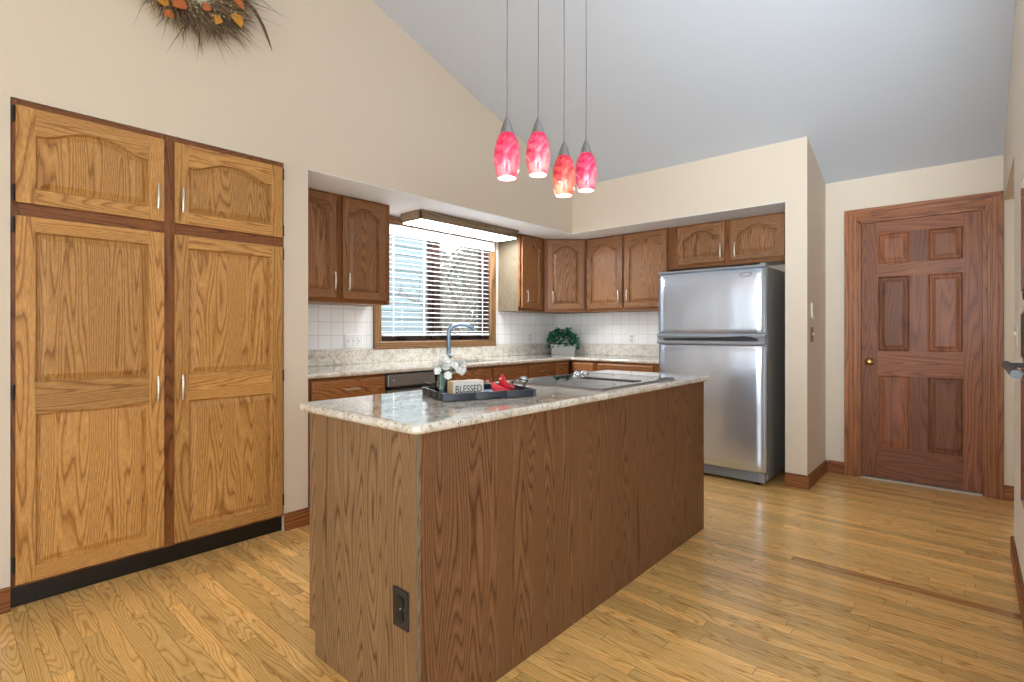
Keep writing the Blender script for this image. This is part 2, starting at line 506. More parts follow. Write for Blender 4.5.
# ------------------------------------------------------------------ panelled door
def offs(P, d):
    """inset a counter-clockwise polygon by d"""
    n = len(P); out = []
    for i in range(n):
        p0, p1, p2 = Vector(P[i - 1]), Vector(P[i]), Vector(P[(i + 1) % n])
        a = (p1 - p0).normalized(); b = (p2 - p1).normalized()
        n1 = Vector((-a.y, a.x)); n2 = Vector((-b.y, b.x)); k = 1 + n1.dot(n2)
        out.append(p1 + (n1 + n2) * (d / max(k, 0.25)))
    return out


def rect(x0, z0, x1, z1): return [(x0, z0), (x1, z0), (x1, z1), (x0, z1)]


def panel_rings(mb, P, steps, g=(0, 0, 1), smooth=False, inner_g=None, off=None):
    """rings of (inset, depth) starting at the opening outline P, closed by a flat field"""
    o = (rng.uniform(0, 60), rng.uniform(0, 60)) if off is None else off; tn = rng.random()
    loops = []
    for ins, dep in steps:
        Q = offs(P, ins) if ins else [Vector(p) for p in P]
        loops.append([Vector((q[0], dep, q[1])) for q in Q])
    n = len(P); V = [p for L in loops for p in L]; F = []
    for k in range(len(loops) - 1):
        for i in range(n):
            j = (i + 1) % n; F.append([k * n + i, k * n + j, (k + 1) * n + j, (k + 1) * n + i])
    F.append([(len(loops) - 1) * n + i for i in range(n)])
    mb.add(V, F, g, tone=tn, off=o)


d1 = thing('door_1', None, None, (0, YB, 0), kind='structure')
c = MB()   # casing: stepped profile on three sides
for i, (o0, o1, th) in enumerate(((0.0, .098, .012), (.012, .03, .019), (.04, .085, .017), (.068, .098, .024))):
    c.box((DX0 - o1, -th, 0.001), (DX0 - o0, -.0003, DZ + o1), .002, g=(0, 0, 1))
    c.box((DX1 + o0, -th, 0.001), (DX1 + o1, -.0003, DZ + o1), .002, g=(0, 0, 1))
    c.box((DX0 - o0, -th, DZ + o0), (DX1 + o0, -.0003, DZ + o1), .002, g=(1, 0, 0))
c.build('door_casing', 'casing_wood', d1)
c = MB()
c.box((DX0, 0, 0), (DX0 + .012, .13, DZ), g=(0, 0, 1)); c.box((DX1 - .012, 0, 0), (DX1, .13, DZ), g=(0, 0, 1)); c.box((DX0, 0, DZ - .014), (DX1, .13, DZ), g=(1, 0, 0))
c.build('door_jamb', 'casing_wood', d1)
c = MB(); c.box((DX0 + .012, -.004, .0005), (DX1 - .012, .12, .014), .003); c.build('threshold', 'threshold', d1)
c = MB(); c.box((DX0 + .0125, .06, .0145), (DX0 + .03, .075, DZ - .0145)); c.box((DX1 - .03, .06, .0145), (DX1 - .0125, .075, DZ - .0145)); c.build('door_stop', 'casing_wood', d1)
SX0, SX1, SZ0, SZ1, SY = DX0 + .014, DX1 - .014, .018, DZ - .016, .018
xs = [SX0, -0.56, -0.360, -0.250, -0.047, SX1]
zs = [SZ0, .260, .830, 1.022, 1.610, 1.711, 1.950, SZ1]
c = MB()
c.box((SX0, SY + .012, SZ0), (SX1, SY + .04, SZ1), g=(0, 0, 1))
for a, b in ((0, 1), (4, 5)): c.box((xs[a], SY, SZ0), (xs[b], SY + .012, SZ1), g=(0, 0, 1))
for a, b in ((0, 1), (2, 3), (4, 5), (6, 7)): c.box((xs[1], SY, zs[a]), (xs[4], SY + .012, zs[b]), g=(1, 0, 0))
for a, b in ((1, 2), (3, 4), (5, 6)): c.box((xs[2], SY, zs[a]), (xs[3], SY + .012, zs[b]), g=(0, 0, 1))
slab = c.build('door_slab', 'door_wood', d1)
for a, b in ((1, 2), (3, 4)):
    for e, f in ((1, 2), (3, 4), (5, 6)):
        c = MB()
        panel_rings(c, rect(xs[a], zs[e], xs[b], zs[f]), [(0, SY), (.004, SY - .002), (.010, SY + .001), (.014, SY + .009), (.022, SY + .009), (.045, SY + .003)], (0, 0, 1))
        c.build('door_panel', 'door_wood', slab)
c = MB(); c.lathe([(.031, 0), (.031, .004), (.026, .008), (.013, .011), (.012, .034), (.022, .04), (.029, .05), (.030, .058), (.024, .066), (.012, .070), (.002, .071)], (-0.614, SY - .0005, .935), (0, -1, 0), 24)
c.build('doorknob', 'brass', d1)

# ------------------------------------------------------------------ kitchen window
w1 = thing('window_1', None, None, (0, 0, 0), kind='structure')
c = MB()
for lo, hi, g in (((XK, WY0 - .062, WZ0 - .065), (XK + .022, WY0 + .01, WZ1 + .05), (0, 0, 1)), ((XK, WY1 - .012, WZ0 - .065), (XK + .022, WY1 + .07, WZ1 + .05), (0, 0, 1)),
                  ((XK, WY0 - .062, WZ0 - .065), (XK + .024, WY1 + .07, WZ0 - .002), (0, 1, 0)), ((XK, WY0 - .062, WZ1), (XK + .022, WY1 + .07, WZ1 + .06), (0, 1, 0))):
    c.box(lo, hi, .004, g=g)
c.build('window_casing', 'window_wood', w1)
c = MB()
for lo, hi in (((XK - .15, WY0, WZ0), (XK, WY0 + .02, WZ1)), ((XK - .15, WY1 - .02, WZ0), (XK, WY1, WZ1)), ((XK - .15, WY0, WZ0), (XK + .001, WY1, WZ0 + .008)), ((XK - .15, WY0, WZ1 - .02), (XK, WY1, WZ1)), ((XK - .15, 3.158, WZ0), (XK - .045, 3.228, WZ1))):
    c.box(lo, hi)
c.build('window_frame', 'sash_wood', w1)
for a, b in ((WY0 + .02, 3.158), (3.228, WY1 - .02)):
    c = MB(); z0, z1 = WZ0 + .008, WZ1 - .02
    for lo, hi in (((XK - .12, a, z0), (XK - .075, a + .032, z1)), ((XK - .12, b - .032, z0), (XK - .075, b, z1)), ((XK - .12, a, z0), (XK - .075, b, z0 + .045)), ((XK - .12, a, z1 - .045), (XK - .075, b, z1))):
        c.box(lo, hi, .003)
    s = c.build('window_sash', 'sash_wood', w1)
    c = MB(); c.box((XK - .1, a + .04, z0 + .04), (XK - .096, b - .04, z1 - .04)); c.build('window_pane', 'glass', s)
for yy in (2.80, 3.545):
    c = MB(); c.box((XK - .07, yy - .045, WZ0 + .0085), (XK - .035, yy + .045, WZ0 + .022), .004)
    c.tube([(XK - .05, yy + .02, WZ0 + .020), (XK - .045, yy + .015, WZ0 + .036), (XK - .04, yy - .03, WZ0 + .034), (XK - .038, yy - .055, WZ0 + .026)], [.007, .007, .006, .008], 8)
    c.build('window_crank', 'crank', w1)

b = thing('window_blind', 'white horizontal slat blind hanging over the kitchen window above the sink', 'window blind', (XK - .012, 0, 0))
c = MB(); n = 20
for i in range(n):
    z = 1.176 + i * (1.985 - 1.176) / (n - 1)
    a = math.radians(-6.5); dx, dz = .019 * math.cos(a), .019 * math.sin(a)
    L = []
    for yy in (WY0 + .024, WY1 - .024):
        L.append([Vector((-dx, yy, z - dz)), Vector((0, yy, z + .003)), Vector((dx, yy, z + dz)), Vector((dx, yy, z + dz - .003)), Vector((0, yy, z)), Vector((-dx, yy, z - dz - .003))])
    c.loft(L)
c.build('slats', 'slat', b)
c = MB(); c.box((-.026, WY0 + .022, 1.136), (.026, WY1 - .022, 1.154), .004); c.build('bottom_rail', 'slat', b)
c = MB(); c.box((-.022, WY0 + .022, 2.012), (.03, WY1 - .022, 2.078), .002); c.build('head_rail', 'slat', b)
c = MB(); c.box((.032, WY0 - .0, 2.0), (.044, WY1 + .035, 2.09), .003); c.box((.0, WY1 + .024, 2.0), (.032, WY1 + .035, 2.09)) ; c.build('valance', 'slat', b)
for yy in (2.66, 2.99, 3.74):
    c = MB(); c.box((.0245, yy - .006, 1.13), (.0255, yy + .006, 2.015)); c.build('ladder_tape', 'slat', b)

# ------------------------------------------------------------------ cabinets


def arch_outline(x0, z0, x1, z1, rise, n=18, flat=.12):
    """opening with straight sides and a cathedral top; z1 is the peak"""
    P = [(x0, z0), (x1, z0)]
    if rise <= 0: return P + [(x1, z1), (x0, z1)], None
    zsh = z1 - rise; top = []
    for i in range(n + 1):
        t = i / n; u = abs(t - .5) * 2
        if u > 1 - flat: h = 0.0
        else:
            q = (u / (1 - flat)) ** 1.3; h = 0.5 + 0.5 * math.cos(PI * q)
            h = h ** 0.85
        top.append((x1 + (x0 - x1) * t, zsh + rise * h))
    return P + top, top


def cabinet_door(parent, x0, z0, x1, z1, y, mat='oak', arch=0.0, stile=.055, rails=None, handle=None, hinge=None, hlen=.125, t=.019, hinge_zs=None):
    """frame-and-panel door, front at y - t; rails: list of mid rail (z0, z1)"""
    f = y - t
    fr = MB(); ops = []
    ztop = z1 - stile
    zb = z0 + stile
    mids = rails or []
    lo = zb
    for r in mids: ops.append((lo, r[0], 0.0)); lo = r[1]
    ops.append((lo, ztop, arch))
    ox0, ox1 = x0 + stile, x1 - stile

    def slabq(pts, g):
        fr.poly([(p[0], f, p[1]) for p in pts], g)
    for a, bb in ((x0, ox0), (ox1, x1)): slabq(rect(a, z0, bb, z1), (0, 0, 1))
    slabq(rect(ox0, z0, ox1, zb), (1, 0, 0))
    for r in mids: slabq(rect(ox0, r[0], ox1, r[1]), (1, 0, 0))
    outs = []
    for a, bb, ar in ops:
        P, top = arch_outline(ox0, a, ox1, bb, ar); outs.append(P)
    if top:
        o = (rng.uniform(0, 60), rng.uniform(0, 60)); tn = rng.random()
        for i in range(len(top) - 1):
            p, q = top[i], top[i + 1]
            fr.add([(q[0], f, q[1]), (p[0], f, p[1]), (p[0], f, z1), (q[0], f, z1)], [[0, 1, 2, 3]], (1, 0, 0), off=o, tone=tn)
    else: slabq(rect(ox0, ztop, ox1, z1), (1, 0, 0))
    # edges, rounded over, and the back
    e = .004
    V = [(x0, f, z0), (x1, f, z0), (x1, f, z1), (x0, f, z1), (x0 - .001, f + e, z0 - .001), (x1 + .001, f + e, z0 - .001), (x1 + .001, f + e, z1 + .001), (x0 - .001, f + e, z1 + .001),
         (x0, y - .0003, z0), (x1, y - .0003, z0), (x1, y - .0003, z1), (x0, y - .0003, z1)]
    F = []
    for k in (0, 4):
        for i in range(4): j = (i + 1) % 4; F.append([k + j, k + i, k + i + 4, k + j + 4])
    F.append([11, 10, 9, 8])
    fr.add(V, F, (0, 0, 1))
    d = fr.build('cabinet_door', mat, parent)
    for P in outs:
        p = MB(); panel_rings(p, P, [(0, f), (.004, f + .006), (.007, f + .0135), (.012, f + .0135), (.034, f + .002)], (0, 0, 1))
        p.build('door_panel', mat, d)
    if handle:
        hx, hz = handle; h = MB()
        pull(h, hx, f, hz, hlen); h.build('handle', 'nickel', d)
    for hz in (hinge_zs or []):
        hx = hinge; h = MB(); h.box((hx - .006, y - .013, hz - .03), (hx + .006, y - .001, hz + .03), .002)
        h.lathe([(.005, -.033), (.005, .033)], (hx, y - .016, hz), n=8); h.build('hinge', 'hinge', d)
    return d


def pull(h, x, f, z, L, horiz=False):
    """slim bar pull on two posts"""
    n = 10; P = []; R = []
    for i in range(n + 1):
        t = i / n * 2 - 1; off = .022 + .006 * (1 - t * t)
        P.append((x + t * L / 2, f - off, z) if horiz else (x, f - off, z + t * L / 2)); R.append(.0052 + .0018 * (1 - t * t))
    h.tube(P, R, 8)
    for t in (-.72, .72):
        q = (x + t * L / 2, 0, z) if horiz else (x, 0, z + t * L / 2)
        h.tube([(q[0], f - .025, q[2]), (q[0], f + .0, q[2])], .0045, 8)


def drawer_front(parent, x0, z0, x1, z1, y, mat='oak', handle=True, name='drawer', t=.019):
    m = MB(); f = y - t
    P = rect(x0, z0, x1, z1)
    loops = [[Vector((p[0], y - .0003, p[1])) for p in P], [Vector((p[0], f + .006, p[1])) for p in P], [Vector((p[0], f, p[1])) for p in offs(P, .012)]]
    m.loft(loops, True, True, True, g=(1, 0, 0))
    m.v, m.f = m.v, m.f
    d = m.build(name, mat, parent)
    if handle:
        h = MB(); pull(h, (x0 + x1) / 2, f, (z0 + z1) / 2, .11, True); h.build('handle', 'nickel', d)
    return d


def upper(name, label, loc, rotz, wd, depth, z0, z1, doors, mat='oak_upper', arch=.06, side=None, group=None):
    """wall cabinet: local x along the front, front frame at y = 0, body behind"""
    t = thing(name, label, 'cabinet', loc, rotz, group)
    c = MB(); c.box((0, .02, z0), (wd, depth, z1 - .001), g=(0, 0, 1)); c.build('carcass', side or mat, t)
    c = MB(); xs = [0] + [v for d in doors for v in (d[0] + .012, d[1] - .012)] + [wd]
    c.box((0, 0, z1 - .03), (wd, .02, z1), g=(1, 0, 0)); c.box((0, 0, z0), (wd, .02, z0 + .045), g=(1, 0, 0))
    for i in range(0, len(xs), 2):
        if xs[i + 1] > xs[i] + .002: c.box((xs[i], -.0005, z0), (xs[i + 1], .0195, z1), g=(0, 0, 1))
    c.build('face_frame', 'oak_frame' if mat != 'oak' else 'oak_frame', t)
    for dd in doors:
        x0, x1, dz0, dz1, hx = dd[:5]
        cabinet_door(t, x0, dz0, x1, dz1, -.0005, mat, arch=dd[6] if len(dd) > 6 else arch, stile=.052, handle=(hx, dd[5]), hlen=.13)
    return t


# pantry: one tall built-in of four doors, set into the left wall
p = thing('pantry_cabinet', 'tall golden oak pantry with four panelled doors set into the left wall', 'cabinet', (XW - .004, PY0, 0), PI / 2)
PW = PY1 - PY0
c = MB(); c.box((.004, .03, .09), (PW - .004, .6, ZR - .004), g=(0, 0, 1)); c.build('carcass', 'oak_frame', p)
c = MB()
for a, b2 in ((.003, .03), (.545, .61), (PW - .03, PW - .003)): c.box((a, 0, .09), (b2, .03, ZR - .003), g=(0, 0, 1))
for a, b2 in ((.09, .125), (1.655, 1.745), (2.125, ZR - .003)): c.box((.03, .0005, a), (PW - .03, .03, b2), g=(1, 0, 0))
c.build('face_frame', 'oak_frame', p)
c = MB(); c.box((.003, .018, .001), (PW - .003, .05, .09)); c.build('toe_kick', 'toe', p)
o = -PY0
for x0, x1, hx, hg in ((.256, .795, .765, .249), (.842, 1.391, .872, 1.396)):
    cabinet_door(p, x0 + o, .105, x1 + o, 1.670, 0, 'oak', stile=.062, rails=[(.822, .957)], handle=(hx + o, .895), hinge=hg + o, hinge_zs=(.19, .92, 1.63))
    cabinet_door(p, x0 + o, 1.728, x1 + o, 2.138, 0, 'oak', arch=.052, stile=.062, handle=(hx + o, 1.845), hinge=hg + o, hinge_zs=(1.768, 2.10))

UZ0, UZ1 = 1.385, 2.165
DZ0, DZ1 = 1.417, 2.147
XU = -3.422
u = lambda a: a - PYE - .002
upper('wall_cabinet', 'two door oak wall cabinet between the beige wall end and the window', (XU, PYE + .002, 0), PI / 2, 2.415 - PYE, .296, UZ0, UZ1,
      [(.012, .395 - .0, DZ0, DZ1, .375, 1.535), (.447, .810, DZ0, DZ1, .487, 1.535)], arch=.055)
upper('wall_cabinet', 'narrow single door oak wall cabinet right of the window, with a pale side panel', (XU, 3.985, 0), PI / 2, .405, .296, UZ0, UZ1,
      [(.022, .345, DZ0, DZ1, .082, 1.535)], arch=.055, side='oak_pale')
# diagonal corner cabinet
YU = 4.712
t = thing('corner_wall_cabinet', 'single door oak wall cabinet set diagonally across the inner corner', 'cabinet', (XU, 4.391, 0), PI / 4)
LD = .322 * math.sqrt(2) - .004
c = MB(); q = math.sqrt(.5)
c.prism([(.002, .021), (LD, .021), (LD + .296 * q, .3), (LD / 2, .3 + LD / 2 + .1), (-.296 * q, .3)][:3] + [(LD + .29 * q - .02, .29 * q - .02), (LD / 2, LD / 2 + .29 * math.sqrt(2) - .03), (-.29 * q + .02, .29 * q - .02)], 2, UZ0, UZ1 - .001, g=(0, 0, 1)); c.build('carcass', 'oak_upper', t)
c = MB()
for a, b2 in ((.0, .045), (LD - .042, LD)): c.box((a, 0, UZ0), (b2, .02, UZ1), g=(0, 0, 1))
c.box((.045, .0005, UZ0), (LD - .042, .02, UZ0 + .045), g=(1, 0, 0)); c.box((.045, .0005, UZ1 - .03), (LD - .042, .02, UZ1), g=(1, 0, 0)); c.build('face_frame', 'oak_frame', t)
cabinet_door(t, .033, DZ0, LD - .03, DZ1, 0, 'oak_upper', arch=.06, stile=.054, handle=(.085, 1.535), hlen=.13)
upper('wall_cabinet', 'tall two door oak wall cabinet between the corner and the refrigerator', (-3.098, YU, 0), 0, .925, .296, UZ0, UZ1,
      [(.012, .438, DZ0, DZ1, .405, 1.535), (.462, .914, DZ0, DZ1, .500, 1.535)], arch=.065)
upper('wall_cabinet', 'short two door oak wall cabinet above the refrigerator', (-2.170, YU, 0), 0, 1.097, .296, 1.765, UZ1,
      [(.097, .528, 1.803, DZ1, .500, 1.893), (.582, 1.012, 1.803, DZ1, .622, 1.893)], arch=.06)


# ------------------------------------------------------------------ base cabinets
def base_unit(name, label, loc, rotz, wd, fronts, depth=.59, mat='oak_base'):
    t = thing(name, label, 'cabinet', loc, rotz)
    c = MB(); c.box((0, .0205, .1), (wd, depth, .68 if 'sink' in name else .88), g=(0, 0, 1)); c.build('carcass', 'oak_frame', t)
    c = MB(); c.box((0, .06, .001), (wd, .09, .1)); c.build('toe_kick', 'toe', t)
    c = MB(); c.box((0, 0, .1), (wd, .02, .88), g=(0, 0, 1)); c.build('face_frame', 'oak_frame', t)
    for kind, x0, z0, x1, z1, hx in fronts:
        if kind == 'drawer': drawer_front(t, x0, z0, x1, z1, 0, mat, handle=bool(hx))
        else: cabinet_door(t, x0, z0, x1, z1, 0, mat, arch=0, handle=(hx, z1 - .12))
    return t


XB = -3.085
DR0, DR1, BD0, BD1 = .735, .862, .13, .705
base_unit('base_cabinet', 'oak base cabinet at the end of the counter beside the beige wall', (XB, PYE + .004, 0), PI / 2, .582, [('drawer', .035, DR0, .575, DR1, 1), ('door', .035, BD0, .575, BD1, .53)])
base_unit('sink_cabinet', 'oak sink cabinet with two false drawer fronts under the window', (XB, 2.757, 0), PI / 2, .942, [('drawer', .02, DR0, .452, DR1, 0), ('drawer', .478, DR0, .93, DR1, 0), ('door', .02, BD0, .452, BD1, .42), ('door', .478, BD0, .93, BD1, .51)])
base_unit('base_cabinet', 'oak base cabinet right of the sink before the counter corner', (XB, 3.701, 0), PI / 2, .415, [('drawer', .012, DR0, .402, DR1, 1), ('door', .012, BD0, .402, BD1, .06)])
base_unit('base_cabinet', 'oak corner base cabinet facing the island under the plant', (XB, 4.118, 0), PI / 2, .245, [('drawer', .02, DR0, .22, DR1, 0), ('door', .02, BD0, .22, BD1, .06)])
base_unit('base_cabinet', 'narrow oak base cabinet in the counter corner facing the camera', (-3.062, 4.386, 0), 0, .29, [('drawer', .03, DR0, .265, DR1, 0), ('door', .03, BD0, .265, BD1, .06)])
base_unit('base_cabinet', 'wide oak base cabinet next to the refrigerator', (-2.77, 4.386, 0), 0, .66, [('drawer', .022, DR0, .605, DR1, 1), ('door', .022, BD0, .31, BD1, .27), ('door', .33, BD0, .605, BD1, .37)])

# dishwasher
t = thing('dishwasher', 'grey stainless dishwasher under the counter left of the sink', 'dishwasher', (XB, 2.146, 0), PI / 2)
c = MB(); c.box((.004, .02, .1), (.6, .58, .875)); c.build('tub_body', 'black', t)
c = MB(); c.box((.006, -.022, .11), (.6, .02, .76), .006); c.build('door_panel', 'steel_dark', t)
c = MB(); c.box((.006, -.026, .785), (.6, .02, .872), .005); c.build('control_panel', 'steel_dark', t)
c = MB(); c.box((.03, -.02, .762), (.575, .01, .783)); c.build('handle_recess', 'black', t)
c = MB(); c.lathe([(.008, 0), (.008, .003), (.002, .0035)], (.05, -.026, .83), (0, -1, 0), 12); c.build('badge', 'chrome', t)
c = MB(); c.box((.006, .06, .001), (.6, .09, .1)); c.build('toe_kick', 'toe', t)


# ------------------------------------------------------------------ counter top with sink cut-out
def bullnose_slab(mb, P, z0, z1, r=.015):
    """polygon slab with rounded edges all round (counter-clockwise P)"""
    h = (z1 - z0) / 2; zm = (z0 + z1) / 2; loops = []
    for a in range(-80, 81, 20):
        A = math.radians(a); loops.append([Vector((q[0], q[1], zm + h * math.sin(A))) for q in offs(P, r * (1 - math.cos(A)))])
    loops = [[Vector((q[0], q[1], z0)) for q in offs(P, r * 1.2)]] + loops + [[Vector((q[0], q[1], z1)) for q in offs(P, r * 1.2)]]
    mb.loft(loops, True, True, True)


def round_corners(P, r, n=5):
    out = []; N = len(P)
    for i in range(N):
        rr = r[i] if isinstance(r, (list, tuple)) else r
        p0, p1, p2 = Vector(P[i - 1]), Vector(P[i]), Vector(P[(i + 1) % N])
        if rr <= 0: out.append(p1); continue
        a = (p0 - p1).normalized(); b2 = (p2 - p1).normalized()
        s0 = p1 + a * rr; s1 = p1 + b2 * rr
        for k in range(n + 1):
            t = k / n; out.append((1 - t) ** 2 * s0 + 2 * t * (1 - t) * p1 + t * t * s1)
    return out


CZ0, CZ1 = .882, .914
XC, YC = -3.055, 4.358
SKY0, SKY1, SKX0, SKX1 = 2.86, 3.56, -3.57, -3.16
t = thing('countertop', 'speckled beige granite counter running under the window and along the back wall', 'countertop', (0, 0, 0))
c = MB()
for lo, hi in (((XK + .001, PYE + .001), (XC - .03, SKY0)), ((XK + .001, SKY1), (XC - .03, YB - .001)), ((XK + .001, SKY0), (SKX0, SKY1)), ((SKX1, SKY0), (XC - .03, SKY1)), ((XC - .03, YC + .03), (-2.06, YB - .001))):
    c.box((lo[0], lo[1], CZ0), (hi[0], hi[1], CZ1))
# rounded front edges
for pts, ax in ((None, 'y'), (None, 'x')):
    prof = [(-.015 + .015 * math.cos(math.radians(a)), .016 * math.sin(math.radians(a))) for a in range(-90, 91, 18)]
    if ax == 'y': L = [[Vector((XC + d, yy, CZ0 + .016 + z)) for d, z in [(-.031, -.016)] + prof + [(-.031, .016)]] for yy in (PYE + .001, YC + .03)]
    else: L = [[Vector((xx, YC - d, CZ0 + .016 + z)) for d, z in [(-.031, -.016)] + prof + [(-.031, .016)]] for xx in (XC - .015, -2.06)]
    c.loft(L, smooth=False)
c.build('slab', 'granite', t)
c = MB()
c.box((XK + .001, PYE + .001, CZ1), (XK + .021, YB - .001, 1.034), .003); c.box((XK + .021, YB - .021, CZ1), (-2.06, YB - .001, 1.034), .003)
c.build('backsplash', 'granite', t)
# sink
t = thing('kitchen_sink', 'stainless sink bowl set into the granite below the window', 'sink', (0, 0, 0))
P = round_corners([(SKX0 - .006, SKY0 - .006), (SKX1 + .006, SKY0 - .006), (SKX1 + .006, SKY1 + .006), (SKX0 - .006, SKY1 + .006)], .05)
c = MB(); L = [[Vector((q[0], q[1], z)) for q in offs(P, i)] for i, z in ((-.02, CZ0 - .001), (.004, CZ0 - .001), (.012, .72), (.03, .70))]
c.loft(L, True, False, True, smooth=False); c.build('bowl', 'steel_plain', t)
c = MB(); c.lathe([(.04, .701), (.035, .704), (.005, .703)], (-3.37, 3.2, 0), n=16); c.build('drain', 'chrome', t)
# faucet
t = thing('kitchen_faucet', 'blue grey gooseneck faucet standing behind the sink', 'faucet', (-3.625, 3.215, CZ1 + .0006))
c = MB(); c.lathe([(.032, 0), (.032, .006), (.026, .014), (.022, .05), (.021, .11), (.017, .125), (.014, .14)], n=20); c.build('body', 'faucet', t)
c = MB(); d = Vector((.62, .78, 0)); P = [Vector((0, 0, .12)), Vector((0, 0, .2)), Vector((0, 0, .25))]
for k in range(1, 11):
    a = math.radians(k * 14.5); P.append(Vector((0, 0, .25)) + d * (.118 - .118 * math.cos(a)) + Vector((0, 0, .078 * math.sin(a))))
P.append(P[-1] + (P[-1] - P[-2]).normalized() * .03)
c.tube(P, [.021] * 10 + [.020, .019, .019, .018][:len(P) - 10], 12); c.build('spout', 'faucet', t)
c = MB(); c.tube([(0, 0, .085), (.03, -.012, .1), (.045, -.018, .13), (.052, -.02, .175)], [.009, .008, .0075, .006], 10); c.build('lever', 'faucet', t)

# ------------------------------------------------------------------ refrigerator
FX0, FX1, FY = -2.033, -1.165, 4.19
t = thing('refrigerator', 'stainless steel refrigerator with the freezer door on top and charcoal sides', 'refrigerator', ((FX0 + FX1) / 2, FY, 0))
HW = (FX1 - FX0) / 2
c = MB(); c.box((-HW + .004, .085, .03), (HW - .004, .76, 1.675), .006); c.build('cabinet_body', 'fridge_side', t)


def fridge_door(z0, z1, name):
    c = MB(); n = 24
    prof = []
    for i in range(n + 1):
        u = -1 + 2 * i / n; x = u * HW
        edge = max(0, (abs(u) - .955) / .045); yy = -.005 * (1 - u * u) + .022 * (1 - math.sqrt(max(0, 1 - edge * edge)))
        prof.append((x, yy + .004))
    loops = []
    for z, ins in [(z0, .012), (z0 + .006, .003)] + [(z0 + .014 + (z1 - z0 - .028) * k / 14, 0) for k in range(15)] + [(z1 - .006, .003), (z1, .012)]:
        bow = .014 * ((z - (z0 + z1) / 2) / ((z1 - z0) / 2)) ** 2 * (1 if z > (z0 + z1) / 2 else .25)
        loops.append([Vector((x, yy + ins + bow - .004, z)) for x, yy in prof] + [Vector((HW, .075, z)), Vector((-HW, .075, z))])
    c.loft(loops, smooth=True)
    return c.build(name, 'steel', t)


fd = fridge_door(1.155, 1.668, 'freezer_door'); bd = fridge_door(.1, 1.078, 'fresh_food_door')
for o in (fd, bd):
    me = o.data
c = MB(); c.box((-HW, .002, 1.668), (HW, .075, 1.684), .006); c.build('top_cap', 'fridge_cap', t)


def grip(z0, z1, name, par, y0=-.018):
    """grey moulding along a door edge, arched over a dark finger recess"""
    c = MB(); n = 24; A, B = [], []
    for i in range(n + 1):
        u = -1 + 2 * i / n; yy = -.005 * (1 - u * u)
        A.append((u * HW, yy))
    L = []
    for z, dy in ((z0, .0), (z0, -.010), ((z0 + z1) / 2, -.014), (z1, -.006), (z1, .0)):
        L.append([Vector((x, y + dy + .004, z)) for x, y in A])
    c.loft(L, False, False, False, smooth=True)
    return c.build(name, 'fridge_cap', par)


grip(1.125, 1.160, 'grip_rail', fd); grip(1.072, 1.105, 'grip_rail', bd)
c = MB(); n = 16; L = []
for i in range(n + 1):
    u = i / n; x = -HW * .86 + u * HW * 1.74; yy = -.005 * (1 - (x / HW) ** 2)
    h = .011 + .030 * (u ** 1.6 if u < .9 else .845 * (1 - (u - .9) / .1) + .1)
    L.append([Vector((x, yy - .013, 1.106 - .001)), Vector((x, yy - .013, 1.106 + h)), Vector((x, .03, 1.106 + h)), Vector((x, .03, 1.105))])
c.loft(L); c.build('finger_recess', 'black', t)
c = MB(); c.box((-HW + .002, .006, 1.078), (HW - .002, .06, 1.155)); c.build('door_gasket', 'fridge_cap', t)
c = MB(); c.box((-HW + .01, .03, .022), (HW - .01, .08, .095), .004)
for i in range(4): c.box((-HW + .06, .024, .035 + i * .013), (HW - .06, .03, .042 + i * .013))
c.build('toe_grille', 'fridge_cap', t)
for fx in (-HW + .075, HW - .075):
    for fy in (.07, .68):
        c = MB(); c.lathe([(.02, .001), (.022, .006), (.012, .01), (.012, .03)], (fx, fy, 0), n=12); c.build('leveling_foot', 'black', t)
c = MB(); xl = -1.303 - (FX0 + FX1) / 2; yl = -.0005 - .005 * (1 - (xl / HW) ** 2)
c.lathe([(.043, 0), (.0425, .003), (.038, .0035), (.037, .0005)], (0, 0, 0), (0, -1, 0), 28, cap0=False, cap1=False)
c.v = [(x + xl, y + yl - .0085 + .0065, z * .42 + 1.618) for x, y, z in c.v]
c.build('oval_badge', 'fridge_cap', t)
c = MB(); c.box((HW - .05, .03, 1.684), (HW - .01, .11, 1.698), .004); c.build('hinge_cover', 'fridge_cap', t)

# ------------------------------------------------------------------ island
IX0, IX1, IY0, IY1 = -1.836, -1.200, .945, 3.085
t = thing('kitchen_island', 'long oak veneered island base standing in the middle of the floor', 'kitchen island', (0, 0, 0))
c = MB(); c.box((IX0 + .04, IY0 + .012, .085), (IX1 - .012, IY1 - .012, .882), g=(0, 0, 1)); c.box((IX0 + .055, IY0 + .012, .001), (IX1 - .012, IY1 - .012, .085)); c.build('carcass', 'oak_frame', t)
c = MB(); z1 = .882
P = [(IX0 + .042, .001), (IX1, .001), (IX1, z1), (IX0, z1), (IX0, .082), (IX0 + .042, .082)]
# near end veneer in vertical strips
xs = [IX0, IX0 + .042, -1.66, -1.515, -1.36, IX1]
for i in range(5):
    zb = .082 if i == 0 else .001
    c.box((xs[i], IY0, zb), (xs[i + 1], IY0 + .012, z1), g=(0, 0, 1), tone=.5 + rng.uniform(-.08, .08))
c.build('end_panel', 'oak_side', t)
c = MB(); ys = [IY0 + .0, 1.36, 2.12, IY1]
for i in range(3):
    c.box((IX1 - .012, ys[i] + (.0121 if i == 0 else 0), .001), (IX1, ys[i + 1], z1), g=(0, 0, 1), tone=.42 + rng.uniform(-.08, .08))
c.build('side_panel', 'oak_shaded', t)
c = MB(); c.box((IX0 + .04, IY1 - .012, .001), (IX1 - .012, IY1, z1), g=(0, 0, 1)); c.build('end_panel', 'oak_side', t)
c = MB(); c.box((IX1 - .004, IY0 - .003, .001), (IX1 + .003, IY0 + .004, z1), .001, g=(0, 0, 1)); c.build('corner_bead', 'oak_pale', t)
